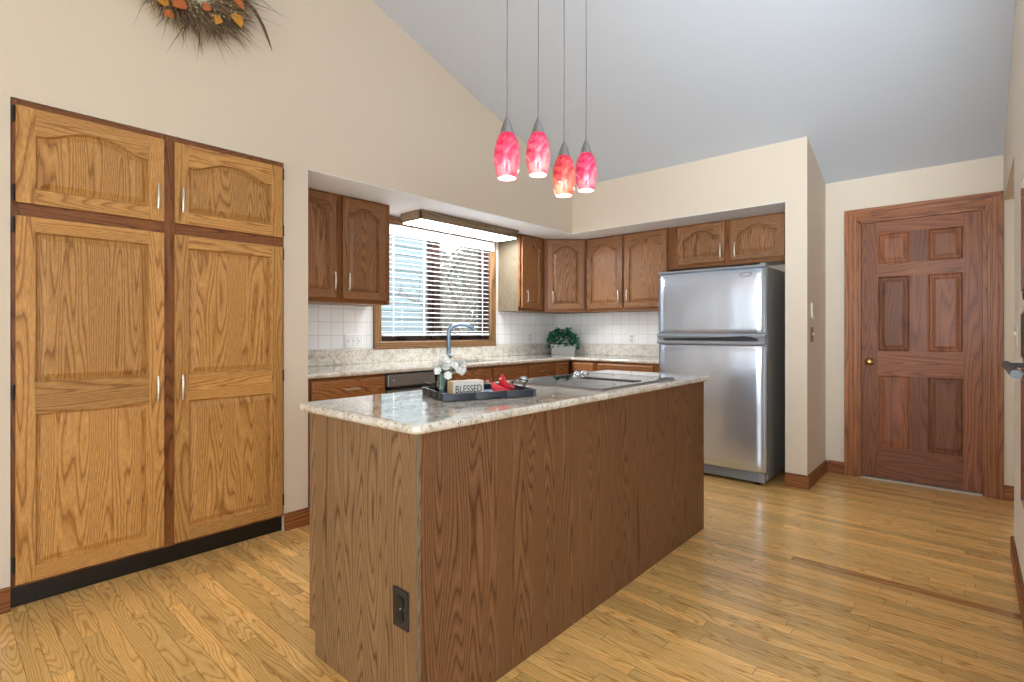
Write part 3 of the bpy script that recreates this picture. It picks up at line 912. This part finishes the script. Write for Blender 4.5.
# cooking side of the island
f = MB(); f.box((IX0 + .02, IY0 + .012, .085), (IX0 + .04, IY1 - .012, z1), g=(0, 0, 1)); f.build('face_frame', 'oak_frame', t)
c = MB(); c.box((IX0 + .042, IY0 + .012, .001), (IX0 + .055, IY1 - .012, .085)); c.build('toe_kick', 'toe', t)
for i in range(4):
    e = bpy.data.objects.new('door_bay', None)
    y0 = IY0 + .05 + i * .515
    # doors face the sink: build them turned to -x through their vertices
    for kind, za, zb in (('door', .12, .70), ('drawer', .725, .86)):
        n0 = len(bpy.data.objects)
        hold = thing('cooking_side', None, None, (IX0 + .02, y0 + .49, 0), -PI / 2)
        hold.parent = t; hold.name = 'cooking_side_front'
        m = MB(); P = rect(0, za, .48, zb)
        L = [[Vector((q[0], -.0003, q[1])) for q in P], [Vector((q[0], -.013, q[1])) for q in P], [Vector((q[0], -.019, q[1])) for q in offs(P, .012)]]
        m.loft(L, g=(0, 0, 1) if kind == 'door' else (1, 0, 0)); mo = m.build(kind, 'oak', hold)
        h = MB(); pull(h, .24 if kind == 'drawer' else .44, -.019, (za + zb) / 2 if kind == 'drawer' else zb - .12, .11, kind == 'drawer'); h.build('handle', 'nickel', hold)
    bpy.data.objects.remove(e)

P = round_corners([(IX0 - .045, IY0 - .035), (IX1 + .032, IY0 - .035), (IX1 + .032, IY1 + .03), (IX0 - .045, IY1 + .03)], [.045, .045, .03, .03], 6)
c = MB(); bullnose_slab(c, P, .884, .914, .014)
tag(c.build('island_countertop', 'granite'), 'polished speckled granite top lying on the oak island', 'countertop')

t = thing('island_outlet', 'black wall outlet on the near end of the oak island', 'outlet', (-1.276, IY0 - .0005, .352))
c = MB(); c.box((-.037, -.006, -.059), (.037, 0, .059), .0025); c.build('cover_plate', 'outlet_black', t)
for dz in (-.021, .021):
    c = MB(); P = round_corners(rect(-.017, dz - .016, .017, dz + .016), .009, 4)
    c.loft([[Vector((q[0], -.006, q[1])) for q in P], [Vector((q[0], -.009, q[1])) for q in P]])
    c.box((-.008, -.0098, dz - .004), (-.006, -.0088, dz + .008)); c.box((.006, -.0098, dz - .004), (.008, -.0088, dz + .008)); c.lathe([(.003, 0), (.003, .001)], (0, -.0088, dz - .009), (0, -1, 0), 8)
    c.build('socket', 'black', t)
c = MB(); c.lathe([(.003, 0), (.0025, .0012)], (0, -.006, 0), (0, -1, 0), 8); c.build('screw', 'chrome', t)

# cooktop
CX0, CX1, CY0, CY1 = -1.795, -1.243, 2.015, 2.755
t = thing('cooktop', 'black glass electric cooktop with a vent slot set in the island top', 'cooktop', (0, 0, .9145))
c = MB(); c.box((CX0, CY0, 0), (CX1, CY1, .006), .002); c.build('glass_top', 'black_glass', t)
c = MB()
for lo, hi in (((CX0 - .004, CY0 - .004), (CX1 + .004, CY0)), ((CX0 - .004, CY1), (CX1 + .004, CY1 + .004)), ((CX0 - .004, CY0), (CX0, CY1)), ((CX1, CY0), (CX1 + .004, CY1))): c.box((lo[0], lo[1], 0), (hi[0], hi[1], .007))
c.build('edge_trim', 'steel_dark', t)
c = MB(); vy = 2.43
c.box((-1.62, vy - .045, .0055), (-1.285, vy + .045, .0066), .0004)
c.build('vent_grate', 'black', t)
c = MB()
for i in range(21): c.box((-1.612 + i * .0158, vy - .04, .0066), (-1.606 + i * .0158, vy + .04, .0092))
c.build('vent_slats', 'ring', t)
M['knob'] = paint('satin_knob', (196, 198, 202), 0.22, metallic=0.8)
for x, yy, r in ((-1.66, 2.17, .09), (-1.39, 2.18, .105), (-1.66, 2.63, .105), (-1.39, 2.62, .085)):
    c = MB(); n = 40
    L = [[Vector((x + rr * math.cos(2 * PI * i / n), yy + rr * math.sin(2 * PI * i / n), .0063)) for i in range(n)] for rr in (r, r - .004)]
    c.loft(L, True, False, False); c.build('burner_ring', 'ring', t)
for x, yy in ((-1.775, 2.10), (-1.775, 2.60), (-1.775, 2.68)):
    c = MB(); c.lathe([(.027, .006), (.027, .010), (.023, .012), (.021, .019), (.017, .022), (.002, .023)], (x, yy, 0), n=18); c.box((x - .004, yy - .02, .02), (x + .004, yy + .02, .027), .001); c.build('control_knob', 'knob', t)

# ------------------------------------------------------------------ tray and what stands on it
TA = math.radians(67.7); TX = Vector((math.cos(TA), math.sin(TA), 0)); TYv = Vector((-math.sin(TA), math.cos(TA), 0))
TO = Vector((-1.477, 1.284, .9143))
M['tray'] = paint('dark_slate_paint', (34, 40, 50), 0.4)
M['tray_in'] = paint('blue_tray_liner', (48, 80, 130), 0.4)
M['wire'] = paint('black_wire', (26, 26, 28), 0.4, metallic=0.5)
t = thing('serving_tray', 'dark slate blue scalloped tray lying on the island top', 'tray', TO, TA)
LX, LY, TH = .40, .30, .029


def wavy(ins, amp):
    P = []
    for (x0, y0), (x1, y1), k in (((0, 0), (LX, 0), 3), ((LX, 0), (LX, LY), 4), ((LX, LY), (0, LY), 3), ((0, LY), (0, 0), 4)):
        nx, ny = (y1 - y0), -(x1 - x0); L = math.hypot(nx, ny); nx /= L; ny /= L
        for i in range(k * 8):
            tt = i / (k * 8); wv = amp * (abs(math.sin(PI * tt * k)) - 1)
            P.append((x0 + (x1 - x0) * tt + nx * (wv - ins), y0 + (y1 - y0) * tt + ny * (wv - ins)))
    return P


c = MB(); L = [[Vector((p[0], p[1], z)) for p in wavy(i, a)] for i, a, z in ((.004, .006, 0), (0, .006, .003), (0, .006, TH), (.007, .006, TH), (.008, .006, .006))]
c.loft(L, True, True, False); c.build('rim', 'tray', t)
c = MB(); c.poly([Vector((p[0], p[1], .0062)) for p in wavy(.0085, .006)]); c.build('liner', 'tray_in', t)
for x in (.012, LX - .012):
    s = -1 if x < .1 else 1
    c = MB(); c.tube([(x, LY / 2 - .055, TH - .01), (x, LY / 2 - .055, TH + .012), (x + s * .02, LY / 2 - .05, TH + .026), (x + s * .02, LY / 2 + .05, TH + .026), (x, LY / 2 + .055, TH + .012), (x, LY / 2 + .055, TH - .01)], .003, 8); c.build('handle', 'wire', t)


def on_tray(x, y, z=.0064): return TO + TX * x + TYv * y + Vector((0, 0, z))


M['sign_face'] = paint('whitewashed_sign_wood', (206, 202, 194), 0.7)
M['sign_wood'] = wood('raw_pine_block', (176, 140, 96), (204, 172, 128), (218, 190, 148), rings=60, warp=8, coat=0)
M['ink'] = paint('black_lettering', (34, 34, 40), 0.6)
t = thing('word_block', 'pale wooden block reading BLESSED, standing on the tray', 'sign', on_tray(.058, .06), math.radians(72))
SL, SD, SH = .135, .055, .062
c = MB(); c.box((0, .0005, 0), (SL, SD, SH), .0015, g=(1, 0, 0)); c.build('block', 'sign_wood', t)
c = MB(); c.box((.002, -.002, .001), (SL - .001, .0004, SH - .001), .001); c.build('painted_face', 'sign_face', t)
cu = bpy.data.curves.new('lettering', 'FONT'); cu.body = 'BLESSED'; cu.size = .036; cu.extrude = .0004; cu.align_x = 'CENTER'; cu.align_y = 'CENTER'
tmp_ = bpy.data.objects.new('lettering_curve', cu); COL.objects.link(tmp_); bpy.context.view_layer.update()
lm_ = bpy.data.meshes.new_from_object(tmp_.evaluated_get(bpy.context.evaluated_depsgraph_get())); bpy.data.objects.remove(tmp_)
lo_ = bpy.data.objects.new('lettering', lm_); COL.objects.link(lo_); lo_.parent = t; lo_.location = (SL / 2, -.0025, SH / 2 - .001); lo_.rotation_euler = (PI / 2, 0, 0)
lo_.scale = (.88, 1.12, 1); lm_.materials.clear(); lm_.materials.append(M['ink'])

# vase and bouquet
t = thing('glass_vase', 'clear glass vase holding the white bouquet on the tray', 'vase', on_tray(.055, .185))
c = MB(); c.lathe([(.03, 0), (.032, .004), (.026, .03), (.028, .06), (.036, .1), (.034, .1), (.0255, .06), (.0235, .03), (.028, .008), (.001, .007)], n=24, cap0=True, cap1=False); c.build('vase_body', 'vase', t)
M['petal'] = paint('white_petal', (240, 240, 236), 0.6)
M['stem'] = paint('green_stem', (190, 206, 186), 0.6)
M['pistil'] = paint('pale_green_centre', (206, 214, 190), 0.6)
t = thing('flower_bouquet', 'bunch of white blossoms on green stems standing in the glass vase', 'flowers', on_tray(.055, .185, .0145))
r2 = random.Random(3); heads = []
for i in range(26):
    a = r2.uniform(0, 2 * PI); rr = math.sqrt(r2.random()) * .058; z = .098 + .05 * (1 - (rr / .06) ** 2) + r2.uniform(-.022, .012)
    heads.append(Vector((rr * math.cos(a) + .040, rr * math.sin(a) + .012, z - .008)))
c = MB()
for i, hd in enumerate(heads): c.tube([(hd.x * .1 - .006, hd.y * .15, .004), (hd.x * .25 - .004, hd.y * .25, .07), hd], [.0016, .0016, .0012], 5)
for i in range(14):
    a = r2.uniform(0, 2 * PI); b0 = Vector((.02 * math.cos(a), .02 * math.sin(a), .085)); b1 = b0 + Vector((.045 * math.cos(a), .045 * math.sin(a), r2.uniform(0, .035))); s_ = Vector((-math.sin(a), math.cos(a), 0)) * .009
    mid = (b0 + b1) / 2 + Vector((0, 0, .012)); c.add([b0, mid + s_, b1, mid - s_], [[0, 1, 2, 3]])
c.build('stems', 'stem', t)
for hd in heads:
    c = MB(); nrm = (hd - Vector((0.01, 0, .06))).normalized(); q = Vector((0, 0, 1)).rotation_difference(nrm).to_matrix()
    for ring, (rad, lift, np_) in enumerate(((.017, .004, 6), (.011, .010, 5))):
        for k in range(np_):
            a = 2 * PI * k / np_ + ring * .5 + hd.x * 90; dv = Vector((math.cos(a), math.sin(a), 0)); sv = Vector((-math.sin(a), math.cos(a), 0))
            pts = [Vector((0, 0, 0)), dv * rad * .6 + sv * rad * .5 + Vector((0, 0, lift)), dv * rad + sv * .2 * rad + Vector((0, 0, lift * 1.6)), dv * rad - sv * .2 * rad + Vector((0, 0, lift * 1.6)), dv * rad * .6 - sv * rad * .5 + Vector((0, 0, lift))]
            c.poly([hd + q @ p_ for p_ in pts], smooth=True)
    c.build('blossom', 'petal', t)

# two small red figurines
M['red'] = paint('glossy_red_ceramic', (200, 40, 52), 0.25)
M['redtip'] = paint('pink_ceramic_tip', (226, 150, 150), 0.3)


def bird(label, x, y, rot, s):
    t = thing('red_figurine', label, 'figurine', on_tray(x, y), rot, 'red figurines on the tray')
    c = MB(); L = []
    for px, pz, rx, rz in ((-.046, .020, .003, .002), (-.036, .020, .008, .006), (-.022, .019, .015, .014), (-.004, .021, .021, .020), (.012, .026, .022, .022), (.022, .036, .017, .018), (.027, .048, .014, .014), (.028, .058, .012, .011), (.027, .066, .006, .006), (.024, .073, .002, .002)):
        L.append([Vector((px * s, rx * s * math.cos(2 * PI * k / 14), (pz + rz * math.sin(2 * PI * k / 14)) * s + .001)) for k in range(14)])
    zmin = min(v.z for q in L for v in q)
    L = [[Vector((v.x, v.y, v.z - zmin)) for v in q] for q in L]
    c.loft(L, smooth=True); c.build('body', 'red', t)
    c = MB(); c.lathe([(.005 * s, 0), (.003 * s, .008 * s), (.0005, .015 * s)], (.038 * s, 0, .058 * s - zmin), (1, 0, -.1), 8); c.build('beak', 'redtip', t)
    for sg in (-1, 1):
        c = MB(); W_ = []
        for px, pz, h in ((.012, .026, .009), (-.01, .024, .011), (-.03, .021, .005)): W_.append([Vector((px * s, sg * .0215 * s * (1 - abs(px) * 9), (pz + h * q_) * s - zmin)) for q_ in (-1, 0, 1)])
        P_ = [W_[0][0], W_[1][0], W_[2][0], W_[2][2], W_[1][2], W_[0][2]]; O = Vector((0, sg * .004 * s, 0))
        c.loft([P_, [p_ + O for p_ in P_]]); c.build('wing', 'red', t)


bird('small red figurine on the tray, farther from the wooden block', .306, .10, TA + math.radians(215), 1.15)
bird('small red figurine on the tray, nearer the wooden block', .254, .066, TA + math.radians(150), 1.0)

# ------------------------------------------------------------------ potted plant on the counter
M['pot'] = paint('whitewashed_planter', (190, 190, 184), 0.7)
M['leaf'] = paint('green_leaf', (30, 120, 84), 0.45)
M['leaf2'] = paint('dark_green_leaf', (18, 78, 54), 0.45)
t = thing('potted_plant', 'leafy green plant in a whitewashed trough in the counter corner', 'plant', (-3.47, 4.79, CZ1), math.radians(42))
t.scale = (1.32, 1.32, 1.32)
c = MB(); L = [[Vector((sx * (.105 + e), sy * (.05 + e), z)) for sx, sy in ((-1, -1), (1, -1), (1, 1), (-1, 1))] for e, z in ((-.012, 0.0005), (0, .075), (.004, .075), (.004, .088), (-.004, .088), (-.006, .07))]
c.loft(L); c.build('planter', 'pot', t)
r3 = random.Random(11); fm = MB()
for i in range(420):
    a = r3.uniform(0, 2 * PI); el = r3.uniform(-.35, 1.4); R = r3.uniform(.6, 1.0)
    d = Vector((math.cos(a) * math.cos(el) * .135, math.sin(a) * math.cos(el) * .075, math.sin(el) * .135)) * R + Vector((0, 0, .095))
    if d.z < .03: d.z = .03 + r3.random() * .02
    ln = r3.uniform(.022, .038); dirv = (Vector((math.cos(a), math.sin(a), r3.uniform(-.9, .6)))).normalized(); sd = dirv.cross(Vector((r3.uniform(-1, 1), r3.uniform(-1, 1), 1))).normalized() * ln * .42; up = sd.cross(dirv).normalized() * ln * .1
    fm.add([d, d + dirv * ln * .35 + sd + up, d + dirv * ln, d + dirv * ln * .35 - sd + up, d + dirv * ln * .4], [[0, 1, 4], [1, 2, 4], [2, 3, 4], [3, 0, 4]], mi=r3.choice((0, 0, 1)), smooth=False)
fo = fm.build('foliage', ['leaf', 'leaf2'], t); fo['kind'] = 'stuff'

# ------------------------------------------------------------------ light over the sink
t = thing('ceiling_light', 'long fluorescent light box in a wooden frame above the window', 'ceiling light', (0, 0, 0))
a0, a1, y0, y1, z0, z1 = -3.605, -3.335, 2.655, 3.86, 2.088, ZR - .0045
c = MB()
for lo, hi, g in (((a0, y0, z0), (a0 + .018, y1, z1), (0, 1, 0)), ((a1 - .018, y0, z0), (a1, y1, z1), (0, 1, 0)), ((a0, y0, z0), (a1, y0 + .018, z1), (1, 0, 0)), ((a0, y1 - .018, z0), (a1, y1, z1), (1, 0, 0))): c.box(lo, hi, .002, g=g)
c.box((a1 - .002, y0 - .006, z1 - .022), (a1 + .008, y1 + .006, z1), .003, g=(0, 1, 0)); c.build('wood_frame', 'gray_trim', t)
c = MB(); c.box((a0 + .018, y0 + .018, z0 - .006), (a1 - .010, y1 - .018, z0 + .02), .004); c.build('diffuser', 'diffuser', t)

# ------------------------------------------------------------------ pendants
hues = [((240, 140, 150), (236, 92, 122), (206, 34, 74), (120, 10, 34)), ((250, 176, 176), (244, 118, 140), (214, 44, 84), (128, 12, 36)),
        ((240, 150, 120), (232, 112, 100), (208, 40, 66), (130, 14, 34)), ((246, 156, 166), (238, 96, 132), (208, 36, 80), (116, 8, 34))]
spots = [(1.685, 1.846), (1.902, 1.909), (2.108, 1.853), (2.305, 1.918)]
labs = ['pink glass pendant lamp hanging leftmost in the row of four', 'pale pink glass pendant lamp hanging second from left, between two lower ones',
        'orange and red marbled glass pendant lamp, the lowest hanging in the photo', 'rose red glass pendant lamp hanging rightmost in the row of four']
for (yy, zb), hu, lb in zip(spots, hues, labs):
    t = thing('pendant_lamp', lb, 'pendant lamp', (-1.52, yy, zb), 0, 'glass pendant lamps above the island')
    c = MB(); prof = [(.041, 0), (.050, .028), (.056, .06), (.058, .092), (.055, .13), (.046, .165), (.034, .190), (.028, .196)]
    c.lathe(prof + [(.025, .194), (.031, .188), (.043, .163), (.052, .129), (.055, .092), (.053, .06), (.047, .028), (.038, 0)] + [(.041, 0)], n=32, cap0=False, cap1=False)
    c.build('glass_shade', shade_glass('lit_marbled_glass', hu, 0.31), t)
    c = MB(); c.lathe([(.031, .192), (.030, .200), (.022, .226), (.013, .250), (.007, .264), (.006, .268)], n=24); c.build('socket_cap', 'cap', t)
    c = MB(); c.lathe([(.001, .012), (.030, .014), (.034, .03), (.03, .06), (.012, .1), (.012, .19)], n=20); c.build('bulb', 'bulb', t)
    zc_ = zc(yy) - zb
    c = MB(); c.tube([(0, 0, .262), (.002, 0, .6), (0, 0, zc_ - .02)], .0026, 8); c.build('cord', 'cord', t)
    c = MB(); c.lathe([(.012, zc_ - .045), (.055, zc_ - .028), (.06, zc_ + .0)], n=24); c.build('canopy', 'cap', t)
    L_ = bpy.data.lights.new('pendant_bulb', 'POINT'); L_.energy = 1.6; L_.color = (1, .86, .74); L_.shadow_soft_size = .008
    lo2 = bpy.data.objects.new('pendant_bulb', L_); COL.objects.link(lo2); lo2.location = (-1.52, yy, zb + .002)

# ------------------------------------------------------------------ wreath
r4 = random.Random(5)
t = thing('dried_wreath', 'dried autumn grass wreath with yellow leaves high on the wall above the pantry', 'wreath', (XW + .002, 0.92, 3.0))
M['grass1'] = paint('dry_brown_grass', (116, 92, 72), 0.8); M['grass2'] = paint('straw_grass', (168, 142, 100), 0.8); M['grass3'] = paint('olive_grass', (112, 112, 66), 0.8); M['grass4'] = paint('plum_brown_grass', (78, 54, 52), 0.8)
M['aleaf'] = paint('amber_leaf', (206, 142, 44), 0.6); M['oleaf'] = paint('orange_leaf', (190, 104, 44), 0.6)
M['twig'] = paint('vine_twig', (86, 62, 44), 0.85); M['seed'] = paint('pale_seed_head', (178, 160, 134), 0.8)
c = MB()
for k in range(5):
    P = [(.03 + .014 * math.sin(3 * a + k), (.19 + .016 * math.cos(5 * a + k * 1.3)) * math.cos(a), (.19 + .016 * math.cos(5 * a + k * 1.3)) * math.sin(a)) for a in [2 * PI * i / 40 for i in range(41)]]
    c.tube(P, .007, 6)
c.build('vine_ring', 'twig', t)
c = MB()
for i in range(2300):
    a = r4.uniform(0, 2 * PI); R0 = r4.uniform(.11, .24); sw = r4.gauss(.35, .55); ln = r4.uniform(.06, .15) * (1.9 if r4.random() < .08 else 1)
    b0 = Vector((r4.uniform(.015, .06), R0 * math.cos(a), R0 * math.sin(a))); dr = a + sw
    e = Vector((r4.uniform(-.1, .55), math.cos(dr), math.sin(dr))).normalized(); b1 = b0 + e * ln * .55; b2 = b0 + e * ln + Vector((0, r4.uniform(-.02, .02), -.02 * r4.random()))
    b1.x = max(b1.x, .004); b2.x = max(b2.x, .003)
    sd = e.cross(Vector((1, 0, .2))).normalized() * r4.uniform(.001, .0028)
    c.add([b0 - sd, b0 + sd, b1 + sd * .8, b2, b1 - sd * .8], [[0, 1, 2, 4], [4, 2, 3]], mi=r4.choice((0, 0, 0, 1, 1, 2, 3, 3)))
o = c.build('dried_grass', ['grass1', 'grass2', 'grass3', 'grass4'], t); o['kind'] = 'stuff'
c = MB()
for i in range(220):
    a = r4.uniform(0, 2 * PI); R0 = r4.uniform(.11, .23); p_ = Vector((r4.uniform(.05, .085), R0 * math.cos(a), R0 * math.sin(a))); c.lathe([(.0005, -.007), (.004, -.003), (.0045, .002), (.0005, .008)], p_, (r4.random(), r4.uniform(-1, 1), r4.uniform(-1, 1)), 5)
o = c.build('seed_heads', 'seed', t); o['kind'] = 'stuff'


def wleaf(yy, zz, ang, ln, mat):
    c = MB(); d = Vector((.25, math.cos(ang), math.sin(ang))).normalized(); s_ = Vector((0, -math.sin(ang), math.cos(ang))); b0 = Vector((.07, yy, zz))
    n = 8; A, B, C = [], [], []
    for i in range(n + 1):
        tt = i / n; wd = ln * .34 * math.sin(PI * tt ** .8) + .0004; pt = b0 + d * ln * tt + Vector((.012 * math.sin(PI * tt), 0, 0)); A.append(pt - s_ * wd + Vector((.006, 0, 0))); B.append(pt); C.append(pt + s_ * wd + Vector((.006, 0, 0)))
    V = A + B + C; F = []
    for i in range(n):
        F.append([i, i + 1, n + 2 + i, n + 1 + i]); F.append([n + 1 + i, n + 2 + i, 2 * n + 3 + i, 2 * n + 2 + i])
    c.add(V, F, smooth=True); c.build('leaf', mat, t)


for yy, zz, an, ln, mt in ((.175, -.115, -1.15, .085, 'aleaf'), (.105, -.165, -1.9, .065, 'aleaf'), (-.12, -.215, 2.9, .085, 'aleaf'), (-.05, -.165, -2.4, .09, 'oleaf'), (-.10, -.25, -2.6, .06, 'oleaf'), (.185, -.04, -.9, .06, 'oleaf'), (-.15, -.18, 2.5, .075, 'aleaf'), (.06, -.13, -2.2, .06, 'oleaf'),
                               (-.1, .14, 2.2, .08, 'aleaf'), (.05, .18, 1.3, .08, 'oleaf'), (.16, .1, .6, .07, 'aleaf'), (.0, .17, 1.9, .07, 'aleaf')):
    wleaf(yy, zz, an, ln, mt)
c = MB(); P = [Vector((.08, .22, -.01)), Vector((.07, .29, -.05)), Vector((.05, .345, -.105)), Vector((.03, .385, -.165)), Vector((.025, .405, -.21))]
c.tube(P, [.004, .009, .008, .005, .001], 6)
o = c.build('feather', paint('barred_feather', (92, 74, 56), .7), t)

# ------------------------------------------------------------------ wall plates
t = thing('light_switch', 'wide white triple switch plate on the tiles left of the window', 'light switch', (XK + .0065, 2.281, 1.098), PI / 2)
c = MB(); c.box((-.082, -.006, -.058), (.082, 0, .058), .003); c.build('cover_plate', 'white', t)
for dx in (-.046, 0, .046):
    c = MB(); c.box((dx - .016, -.0075, -.033), (dx + .016, -.005, .033), .001); c.box((dx - .004, -.014, -.004), (dx + .004, -.007, .010), .001); c.build('toggle', 'white', t)


def outlet(label, loc, rot):
    t = thing('wall_outlet', label, 'outlet', loc, rot)
    c = MB(); c.box((-.036, -.005, -.058), (.036, 0, .058), .0025); c.build('cover_plate', 'white', t)
    for dz in (-.021, .021):
        c = MB(); c.box((-.016, -.007, dz - .015), (.016, -.004, dz + .015), .003); c.box((-.007, -.0078, dz - .004), (-.005, -.0068, dz + .007), mi=1); c.box((.005, -.0078, dz - .004), (.007, -.0068, dz + .007), mi=1); c.build('socket', ['ivory', 'black'], t)


outlet('white outlet on the back wall tiles left of the refrigerator', (-2.72, YB - .0065, 1.10), 0)
outlet('white outlet on the window wall tiles behind the corner plant', (XK + .0065, 4.50, 1.11), PI / 2)
t = thing('light_switch', 'brown switch plate on the pillar side near the panelled door', 'light switch', (-0.9195, 4.50, 1.153), PI / 2)
c = MB(); c.box((-.037, -.006, -.057), (.037, 0, .057), .003); c.build('cover_plate', 'brown_plate', t)
c = MB(); c.box((-.005, -.016, -.006), (.005, -.005, .012), .001); c.build('toggle', 'ivory', t)
t = thing('intercom_plate', 'cream plate on the pillar side above the brown switch', 'wall plate', (-0.9195, 4.50, 1.335), PI / 2)
c = MB(); c.box((-.03, -.012, -.05), (.03, 0, .06), .004); c.build('housing', 'ivory', t)
c = MB(); c.box((-.012, -.016, -.062), (.012, -.002, -.05), .002); c.build('clip', 'ivory', t)
t = thing('light_switch', 'ivory switch plate on the right wall beside the ovens', 'light switch', (XR - .0005, 3.47, 1.165), -PI / 2)
c = MB(); c.box((-.036, -.006, -.058), (.036, 0, .058), .003); c.build('cover_plate', 'ivory', t)
c = MB(); c.box((-.005, -.014, -.006), (.005, -.005, .012), .001); c.build('toggle', 'ivory', t)

# ------------------------------------------------------------------ built-in ovens in the right wall
OY0, OY1 = 2.19, 2.95
t = thing('wall_oven', 'black built-in oven with a dark bar handle in the right wall', 'oven', (XR, OY1, 0), -PI / 2)
ow = OY1 - OY0
c = MB(); c.box((0, -.012, .48), (ow, -.0005, 1.26), .002); c.build('trim_frame', 'steel_dark', t)
c = MB(); c.box((.012, -.018, .5), (ow - .012, -.0125, 1.03), .002); c.build('oven_door', 'black_glass', t)
c = MB(); c.box((.012, -.018, 1.075), (ow - .012, -.0125, 1.25), .002); c.build('control_panel', 'black', t)
c = MB(); c.tube([(.06, -.062, 1.045), (ow - .06, -.062, 1.045)], .0145, 14)
for xx in (.1, ow - .1): c.tube([(xx, -.06, 1.045), (xx, -.013, 1.045)], .01, 10)
c.build('handle', 'bar', t)
t = thing('microwave_oven', 'black built-in microwave in the right wall above the oven', 'microwave', (XR, OY1, 0), -PI / 2)
c = MB(); c.box((0, -.012, 1.305), (ow, -.0005, 1.80), .002); c.build('trim_frame', 'black', t)
c = MB(); c.box((.02, -.018, 1.34), (ow - .16, -.0125, 1.77), .002); c.build('oven_door', 'black_glass', t)
c = MB(); c.box((ow - .155, -.018, 1.34), (ow - .02, -.0125, 1.77), .002)
for i in range(8): c.box((.02, -.0135, 1.312 + i * .003), (ow - .02, -.012, 1.3135 + i * .003))
c.build('control_panel', 'black', t)

# ------------------------------------------------------------------ outside
M['siding'] = paint('pale_blue_siding', (134, 150, 154), 0.7); M['sidetrim'] = paint('white_corner_board', (190, 194, 194), 0.6)
M['thicket'] = paint('grey_green_thicket', (128, 132, 116), 0.9)
M['lawn'] = paint('lawn', (92, 106, 68), 0.9); M['bark'] = paint('grey_bark', (132, 122, 114), 0.9); M['shrub'] = paint('winter_shrub', (84, 86, 60), 0.9); M['roof'] = paint('grey_shingles', (108, 112, 118), 0.9)
w = MB(); w.box((-40, -25, -.75), (XK - .16, 45, -.6)); g = struct(w, 'ground_outside', 'lawn')
t = thing('neighbour_house', 'pale blue house with lap siding standing beyond the kitchen window', 'house', (-9, 7.6, -.6))
c = MB()
for i in range(34):
    z = i * .17
    c.add([(0, -9, z), (0, 0, z), (-.02, 0, z + .172), (-.02, -9, z + .172), (.012, -9, z), (.012, 0, z)], [[4, 5, 2, 3], [1, 0, 4, 5][::-1]])
c.box((-7, -9, 0), (-.021, 0, 5.8)); c.build('lap_siding', 'siding', t)
c = MB(); c.box((-.06, -.06, 0), (.03, .09, 5.8)); c.build('corner_board', 'sidetrim', t)
c = MB(); c.prism([(-9.3, 5.8), (.4, 5.8), (.4, 6.0), (-4.4, 8.5), (-9.3, 6.0)], 0, -7.2, .3); c.build('roof', 'roof', t)


def tree(name, label, cat, loc, h, seed, group=None, spread=.5, levels=4, lean=(0, 0)):
    r = random.Random(seed); t = thing(name, label, cat, loc, 0, group); tr = MB(); tw = MB()

    def grow(p, d, ln, rad, lev):
        P = [p]; q = p; dd = d
        for i in range(3):
            dd = (dd + Vector((r.uniform(-.15, .15), r.uniform(-.15, .15), r.uniform(-.05, .12)))).normalized(); q = q + dd * ln / 3; P.append(q)
        (tr if lev < 2 else tw).tube(P, [rad, rad * .85, rad * .72, rad * .55], 6 if lev < 2 else 4, caps=False)
        if lev >= levels: return
        for k in range(3 if lev < 3 else 4):
            a = r.uniform(0, 2 * PI); ax = Vector((math.cos(a), math.sin(a), r.uniform(-.1, .5)))
            nd = (dd * (1 - spread) + ax * spread).normalized()
            grow(P[r.choice((1, 2, 3)) if k else 3], nd, ln * r.uniform(.55, .8), rad * .5, lev + 1)
    grow(Vector((0, 0, 0)), Vector((lean[0], lean[1], 1)).normalized(), h * .38, h * .028, 0)
    tr.build('trunk', 'bark', t); o = tw.build('twigs', 'bark', t); o['kind'] = 'stuff'
    return t


tree('bare_tree', 'bare leafless tree outside, seen through the middle of the window', 'tree', (-13.2, 12.9, -.6), 6.5, 4, None, .5)
tree('bare_tree', 'bare leafless tree outside, seen through the right side of the window', 'tree', (-7.3, 7.5, -.6), 3.8, 9, None, .5)
tree('bare_tree', 'bare leafless tree far outside behind the neighbouring house corner', 'tree', (-17.5, 15.2, -.6), 9, 17, None, .55)


def bush(name, label, loc, r_, seed, mats, n=1600, tall=1.1):
    r = random.Random(seed); t = thing(name, label, 'bush', loc); c = MB()
    for i in range(n):
        a = r.uniform(0, 2 * PI); el = r.uniform(-.2, 1.5); R = r_ * r.uniform(.6, 1); p_ = Vector((R * math.cos(a) * math.cos(el), R * math.sin(a) * math.cos(el), R * abs(math.sin(el)) * tall + .1)); s = r.uniform(.04, .09) * max(1, r_ * .9)
        u_ = Vector((r.uniform(-1, 1), r.uniform(-1, 1), r.uniform(-1, 1))).normalized() * s; v_ = u_.orthogonal().normalized() * s * .6
        c.add([p_ - u_, p_ + v_, p_ + u_, p_ - v_], [[0, 1, 2, 3]])
    o = c.build('foliage', mats, t); o['kind'] = 'stuff'
    c = MB(); c.tube([(0, 0, 0), (.05, .02, r_ * .6)], [.06, .03], 6); c.build('stem', 'bark', t)


bush('shrub', 'tall olive shrub outside the right half of the window', (-9.6, 9.4, -.6), 1.3, 3, 'shrub')
bush('shrub', 'far olive shrub at the end of the lawn beyond the neighbouring house', (-22.0, 18.5, -.6), 2.4, 8, 'shrub', 2500)
for k, (bx, by, br, lb) in enumerate(((-30, 24.5, 3.2, 'left of the three grey green thickets at the far end of the lawn outside'), (-30.5, 30.7, 2.9, 'middle of the three grey green thickets at the far end of the lawn outside'), (-38, 36.5, 4.0, 'right of the three grey green thickets at the far end of the lawn outside'))):
    bush('wild_bush', lb, (bx, by, -.6), br, 40 + k, 'thicket', 4200, 2.6)
